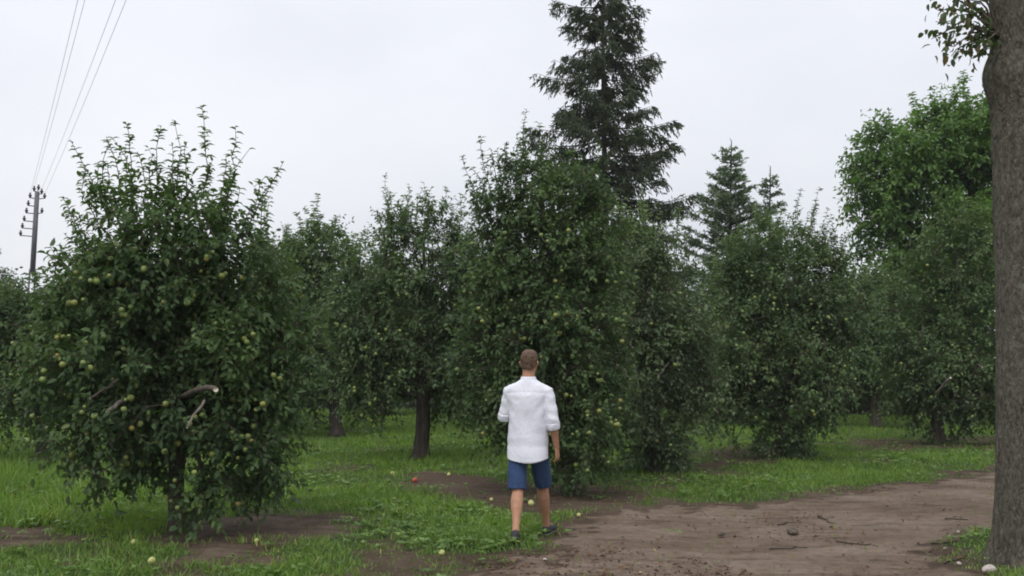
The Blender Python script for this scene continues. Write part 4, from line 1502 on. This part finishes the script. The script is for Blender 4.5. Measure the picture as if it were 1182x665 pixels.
# nose, brow, chin, lips and ears
loft(bm, limb_rings([(.004, .13, 1.69), (.004, .148, 1.655), (.004, .135, 1.645)], [.010, .015, .013]), 10)
loft(bm, limb_rings([(-.04, .118, 1.698), (.004, .128, 1.702), (.048, .118, 1.698)], [.012, .013, .012]), 8)
loft(bm, limb_rings([(-.02, .122, 1.612), (.004, .130, 1.614), (.028, .122, 1.612)], [.007, .009, .007]), 8)
loft(bm, limb_rings([(.004, .095, 1.575), (.004, .118, 1.578)], [.03, .018]), 10)
for s in (-1, 1):
    loft(bm, [((.004 + s * .074, .025, 1.632), .006, .009, XU, YU, 1), ((.004 + s * .082, .018, 1.65), .008, .015, XU, YU, 1), ((.004 + s * .088, .012, 1.672), .009, .019, XU, YU, 1), ((.004 + s * .084, .014, 1.69), .007, .013, XU, YU, 1)], 10)
# legs
for hp, kn, an in ((hipL, kneeL, ankL), (hipR, kneeR, ankR)):
    sh = (an - kn)
    back = Vector((0, -1, 0))
    loft(bm, limb_rings([hp + Vector((0, 0, .03)), lerp(hp, kn, .3), lerp(hp, kn, .7), lerp(hp, kn, .92), lerp(kn, an, .06), lerp(kn, an, .28) + back * .014, lerp(kn, an, .45) + back * .010,
                         lerp(kn, an, .72), lerp(kn, an, .9), an], [.088, .084, .066, .058, .055, .060, .054, .039, .033, .036]), 18)
# arms
for s, a, e, w in ((-1, shL, elL, wrL), (1, shR, elR, wrR)):
    loft(bm, limb_rings([lerp(a, Vector((0, 0, 1.40)), .45), a, lerp(a, e, .3), lerp(a, e, .75), e, lerp(e, w, .22), lerp(e, w, .6), w],
                        [.035, .042, .044, .042, .041, .043, .034, .026]), 16)


def hand(bm_, w, fdir, palm_n, thumb_side, curl):
    """palm and five separate bent fingers; fdir: towards the fingertips, palm_n: out of the palm"""
    f, pn = Vector(fdir).normalized(), Vector(palm_n).normalized()
    pn = (pn - f * pn.dot(f)).normalized()
    s = Vector(thumb_side)
    s = (s - f * s.dot(f) - pn * s.dot(pn)).normalized()
    loft(bm_, [(w - f * .015, .027, .022, s, pn, 1), (w + f * .02, .034, .017, s, pn, .9), (w + f * .06, .042, .016, s, pn, .85), (w + f * .09, .041, .014, s, pn, .85), (w + f * .098, .036, .010, s, pn, .85)], 16)
    for i_, (off, ln, r) in enumerate(((.033, .070, .0092), (.011, .079, .0096), (-.011, .073, .0092), (-.032, .057, .0082))):
        p = w + f * .085 + s * off
        pts_ = [p]
        ang_ = 0.25 * curl + 0.05 * i_
        for seg in (.45, .30, .25):
            d_ = f * math.cos(ang_) + pn * math.sin(ang_) + s * (off * 1.2)
            p = p + d_.normalized() * ln * seg
            pts_.append(p)
            ang_ += 0.62 * curl
        loft(bm_, limb_rings(pts_, [r * 1.05, r, r * .93, r * .72]), 10)
    p = w + f * .022 + s * .026
    pts_ = [p, p + (s * .55 + f * .7 + pn * .25) * .035, p + (s * .5 + f * .85 + pn * .4) * .062, p + (s * .38 + f * .9 + pn * .6) * .085]
    loft(bm_, limb_rings(pts_, [.014, .0125, .011, .008]), 10)


hand(bm, wrR, (.04, .18, -1), (-1, .25, 0), (-.15, 1, .1), 1.05)
hand(bm, wrL, (.75, .62, .1), (.55, -.6, .2), (0, .1, 1), 1.25)
me = remeshed(bm, 'body', 0.0064, 3)
me.materials.append(M['skin'])
body = link('body', me, man)

# hair: a cap of short hair with a nape line
bm = bmesh.new()
loft(bm, [((.004, -.022, 1.612), .050, .030, XU, YU, 1), ((.004, -.010, 1.635), .066, .050, XU, YU, 1), ((.004, .012, 1.665), .079, .076, XU, YU, 1), ((.004, .022, 1.70), .083, .093, XU, YU, 1),
          ((.004, .030, 1.735), .081, .102, XU, YU, 1), ((.004, .034, 1.768), .070, .090, XU, YU, 1), ((.004, .034, 1.790), .046, .058, XU, YU, 1), ((.004, .034, 1.798), .018, .022, XU, YU, 1)], 24)
me = remeshed(bm, 'hair', 0.005, 3, lambda c: 0.006 * (vnoise(c[:, 0] * 190, c[:, 2] * 60 + c[:, 1] * 120, 4) - .5) + 0.006 * (vnoise(c[:, 0] * 60, c[:, 2] * 50 + c[:, 1] * 30, 5) - .5))
me.materials.append(M['hair'])
link('hair', me, man)


def shirt_disp(c):
    x_, y_, z_ = c[:, 0], c[:, 1], c[:, 2]
    low = np.clip((1.22 - z_) / .35, 0, 1)
    arm = (np.abs(x_) > .200) & (z_ > 1.0)
    warp = vnoise(x_ * 5 + 3, z_ * 3.5, 2)
    fold = np.sin(x_ * 26 + 7 * warp + z_ * 2.5) * low                               # hanging folds
    side_ = np.sin((z_ - np.abs(x_) * 1.3) * 38 + 5 * vnoise(x_ * 5, z_ * 5, 9)) * np.exp(-((np.abs(x_) - .15) / .07) ** 2) * np.exp(-((z_ - 1.22) / .16) ** 2)
    waist = 0.6 * np.sin(z_ * 44 + x_ * 9 + 6 * vnoise(x_ * 4, z_ * 4, 12)) * np.exp(-((z_ - 0.93) / .10) ** 2)
    slv = np.sin(z_ * 62 + x_ * 20 + 4 * vnoise(y_ * 10, z_ * 8, 5)) * arm
    yoke = -0.0022 * np.exp(-((z_ - 1.385 - 0.01 * np.cos(x_ * 8)) / .007) ** 2) * (y_ < 0) * ~arm
    pleat = 0.004 * np.exp(-(x_ / .012) ** 2) * (y_ < 0) * np.clip((1.38 - z_) / .05, 0, 1)
    def crease(ang, f, sd, cut):
        u_ = x_ * math.cos(ang) + z_ * math.sin(ang); v_ = -x_ * math.sin(ang) + z_ * math.cos(ang)
        r_ = np.abs(vnoise(u_ * f * .35 + sd, v_ * f, sd) + .5 * vnoise(u_ * f * .8, v_ * f * 2.1, sd + 1) - .75)
        return np.clip(cut - r_, 0, cut) / cut
    lines = crease(.15, 17, 71, .10) * .7 + crease(1.25, 14, 83, .10) + crease(-.9, 16, 95, .09) * .8
    soft = vnoise(x_ * 7 + 40, z_ * 6 + y_ * 6, 6) - .5
    return 0.0055 * fold * ~arm + 0.0035 * side_ + 0.003 * waist * ~arm + 0.0028 * slv + 0.010 * soft + yoke + 0.5 * pleat + 0.0017 * lines


bm = bmesh.new()
loft(bm, [((0, -.008, .735), .196, .158, XU, YU, .8), ((0, -.006, .80), .198, .154, XU, YU, .85), ((0, .0, .88), .195, .146, XU, YU, .85), ((0, .0, 1.0), .188, .138, XU, YU, .85), ((0, 0, 1.12), .182, .132, XU, YU, .85),
          ((0, 0, 1.25), .186, .130, XU, YU, .85), ((0, 0, 1.36), .192, .124, XU, YU, .85), ((0, 0, 1.42), .190, .106, XU, YU, .9), ((0, .0, 1.455), .172, .094, XU, YU, .95), ((0, .0, 1.485), .120, .084, XU, YU, .95), ((0, .004, 1.512), .078, .076, XU, YU, 1)], 28)
for a, e, w, ext in ((shL, elL, wrL, .02), (shR, elR, wrR, .055)):
    loft(bm, limb_rings([lerp(a, Vector((0, 0, 1.36)), .55), lerp(a, Vector((0, 0, 1.39)), .2), lerp(a, e, .08), lerp(a, e, .3), lerp(a, e, .6), lerp(a, e, .85), lerp(a, e, .97), e + (w - e).normalized() * ext], [.058, .064, .064, .063, .061, .060, .060, .060]), 20)
me = remeshed(bm, 'shirt', 0.0062, 5, shirt_disp)
for v in me.vertices:                       # hem curves up towards the side seams
    tq = min(max((.92 - v.co.z) / .18, 0), 1)
    if tq and abs(v.co.x) < .235:
        v.co.z += tq * (0.032 * (abs(v.co.x) / .19) ** 2.4 + (0.02 if v.co.y > 0 else 0))
me.materials.append(M['linen'])
shirt = link('shirt', me, man)
# rolled cuffs
for a, e, w in ((shL, elL, wrL), (shR, elR, wrR)):
    bm = bmesh.new()
    dn = (w - e).normalized() if e is elR else ((w - e).normalized() * .3 + (e - a).normalized()).normalized()
    e = e + dn * (.055 if e is elR else .02)
    loft(bm, limb_rings([e - dn * .055, e - dn * .045, e - dn * .01, e + dn * .012, e + dn * .018], [.056, .064, .066, .063, .054]), 24)
    me = remeshed(bm, 'cuff', 0.006, 2, lambda c: 0.006 * (vnoise(c[:, 0] * 40, c[:, 2] * 50 + c[:, 1] * 40, 3) - .5))
    me.materials.append(M['linen'])
    link('cuff', me, shirt)
# band collar
bm = bmesh.new()
loft(bm, [((0, .002, 1.498), .086, .082, XU, YU, 1), ((0, .006, 1.512), .078, .078, XU, YU, 1), ((0, .010, 1.534), .072, .074, XU, YU, 1), ((0, .012, 1.540), .066, .068, XU, YU, 1)], 24)
me = remeshed(bm, 'collar', 0.005, 1)
me.materials.append(M['linen'])
link('collar', me, shirt)
# shorts
bm = bmesh.new()
loft(bm, [((0, 0, .80), .158, .118, XU, YU, .85), ((0, 0, .88), .168, .125, XU, YU, .85), ((0, 0, 1.0), .160, .12, XU, YU, .85)], 28)
for hp, kn, s in ((hipL, kneeL, -1), (hipR, kneeR, 1)):
    o_ = Vector((s * .004, 0, 0))
    loft(bm, limb_rings([hp + Vector((0, 0, .02)), lerp(hp, kn, .25) + o_, lerp(hp, kn, .55) + o_, lerp(hp, kn, .85) + o_ * 2, lerp(hp, kn, .985) + o_ * 2], [.086, .090, .091, .089, .086]), 22)


def short_disp(c):
    x_, y_, z_ = c[:, 0], c[:, 1], c[:, 2]
    return 0.012 * (fbm(x_ * 12 + 5, z_ * 8 + y_ * 6, 16, 3) - .5) + 0.003 * np.sin(x_ * 60 + 6 * vnoise(x_ * 10, z_ * 10, 7)) * np.clip((.8 - z_) / .2, 0, 1)


me = remeshed(bm, 'shorts', 0.0068, 3, short_disp)
me.materials.append(M['denim'])
shorts = link('shorts', me, man)
# shoes
for an, yaw, pitch_ in ((ankL, R(2), R(-26)), (ankR, R(-14), R(8))):
    rot = Matrix.Rotation(yaw, 3, 'Z') @ Matrix.Rotation(pitch_, 3, 'X')
    zs = an.z
    def pt(x_, y_, z_):
        return Vector(an) + rot @ Vector((x_, y_, z_))
    u, v = rot @ Vector((1, 0, 0)), rot @ Vector((0, 0, 1))
    bm = bmesh.new()
    loft(bm, [(pt(0, -.062, -.042), .022, .022, u, v, .8), (pt(0, -.05, -.035), .034, .036, u, v, .8), (pt(0, -.01, -.030), .039, .044, u, v, .8), (pt(.002, .05, -.038), .041, .036, u, v, .8),
              (pt(.004, .11, -.048), .046, .026, u, v, .8), (pt(.004, .165, -.054), .042, .021, u, v, .8), (pt(0, .20, -.058), .024, .014, u, v, .8)], 18)
    me = remeshed(bm, 'shoe', 0.005, 3)
    me.materials.append(M['shoe'])
    so = link('shoe', me, man)
    bm = bmesh.new()
    loft(bm, [(pt(0, -.068, -.072), .024, .009, u, v, .7), (pt(0, -.05, -.072), .038, .010, u, v, .7), (pt(.002, .03, -.072), .040, .009, u, v, .7), (pt(.004, .12, -.074), .048, .009, u, v, .7), (pt(.002, .19, -.072), .034, .008, u, v, .7), (pt(0, .208, -.070), .018, .006, u, v, .7)], 18)
    bmesh.ops.recalc_face_normals(bm, faces=bm.faces)
    me = bpy.data.meshes.new('sole'); bm.to_mesh(me); bm.free()
    me.materials.append(M['sole'])
    link('sole', me, so)

# ------------------------------------------------------------------ damp air
mh, th_, oh = new_mat('haze')
pv = th_.nodes.new('ShaderNodeVolumePrincipled')
pv.inputs['Color'].default_value = (0.93, 0.95, 1.0, 1)
pv.inputs['Density'].default_value = HAZE
th_.links.new(pv.outputs[0], oh.inputs['Volume'])
mb = MB()
box(mb, (0, 30, 14), (260, 200, 30))
tag(mb.build('haze', mh), 'thin pale damp air over the whole orchard', 'haze', kind='stuff')

tris = sum(sum(len(p.vertices) - 2 for p in m.polygons) for m in bpy.data.meshes if len(m.polygons) < 5000) + sum(len(m.polygons) for m in bpy.data.meshes if len(m.polygons) >= 5000)
print('approx triangles', tris)
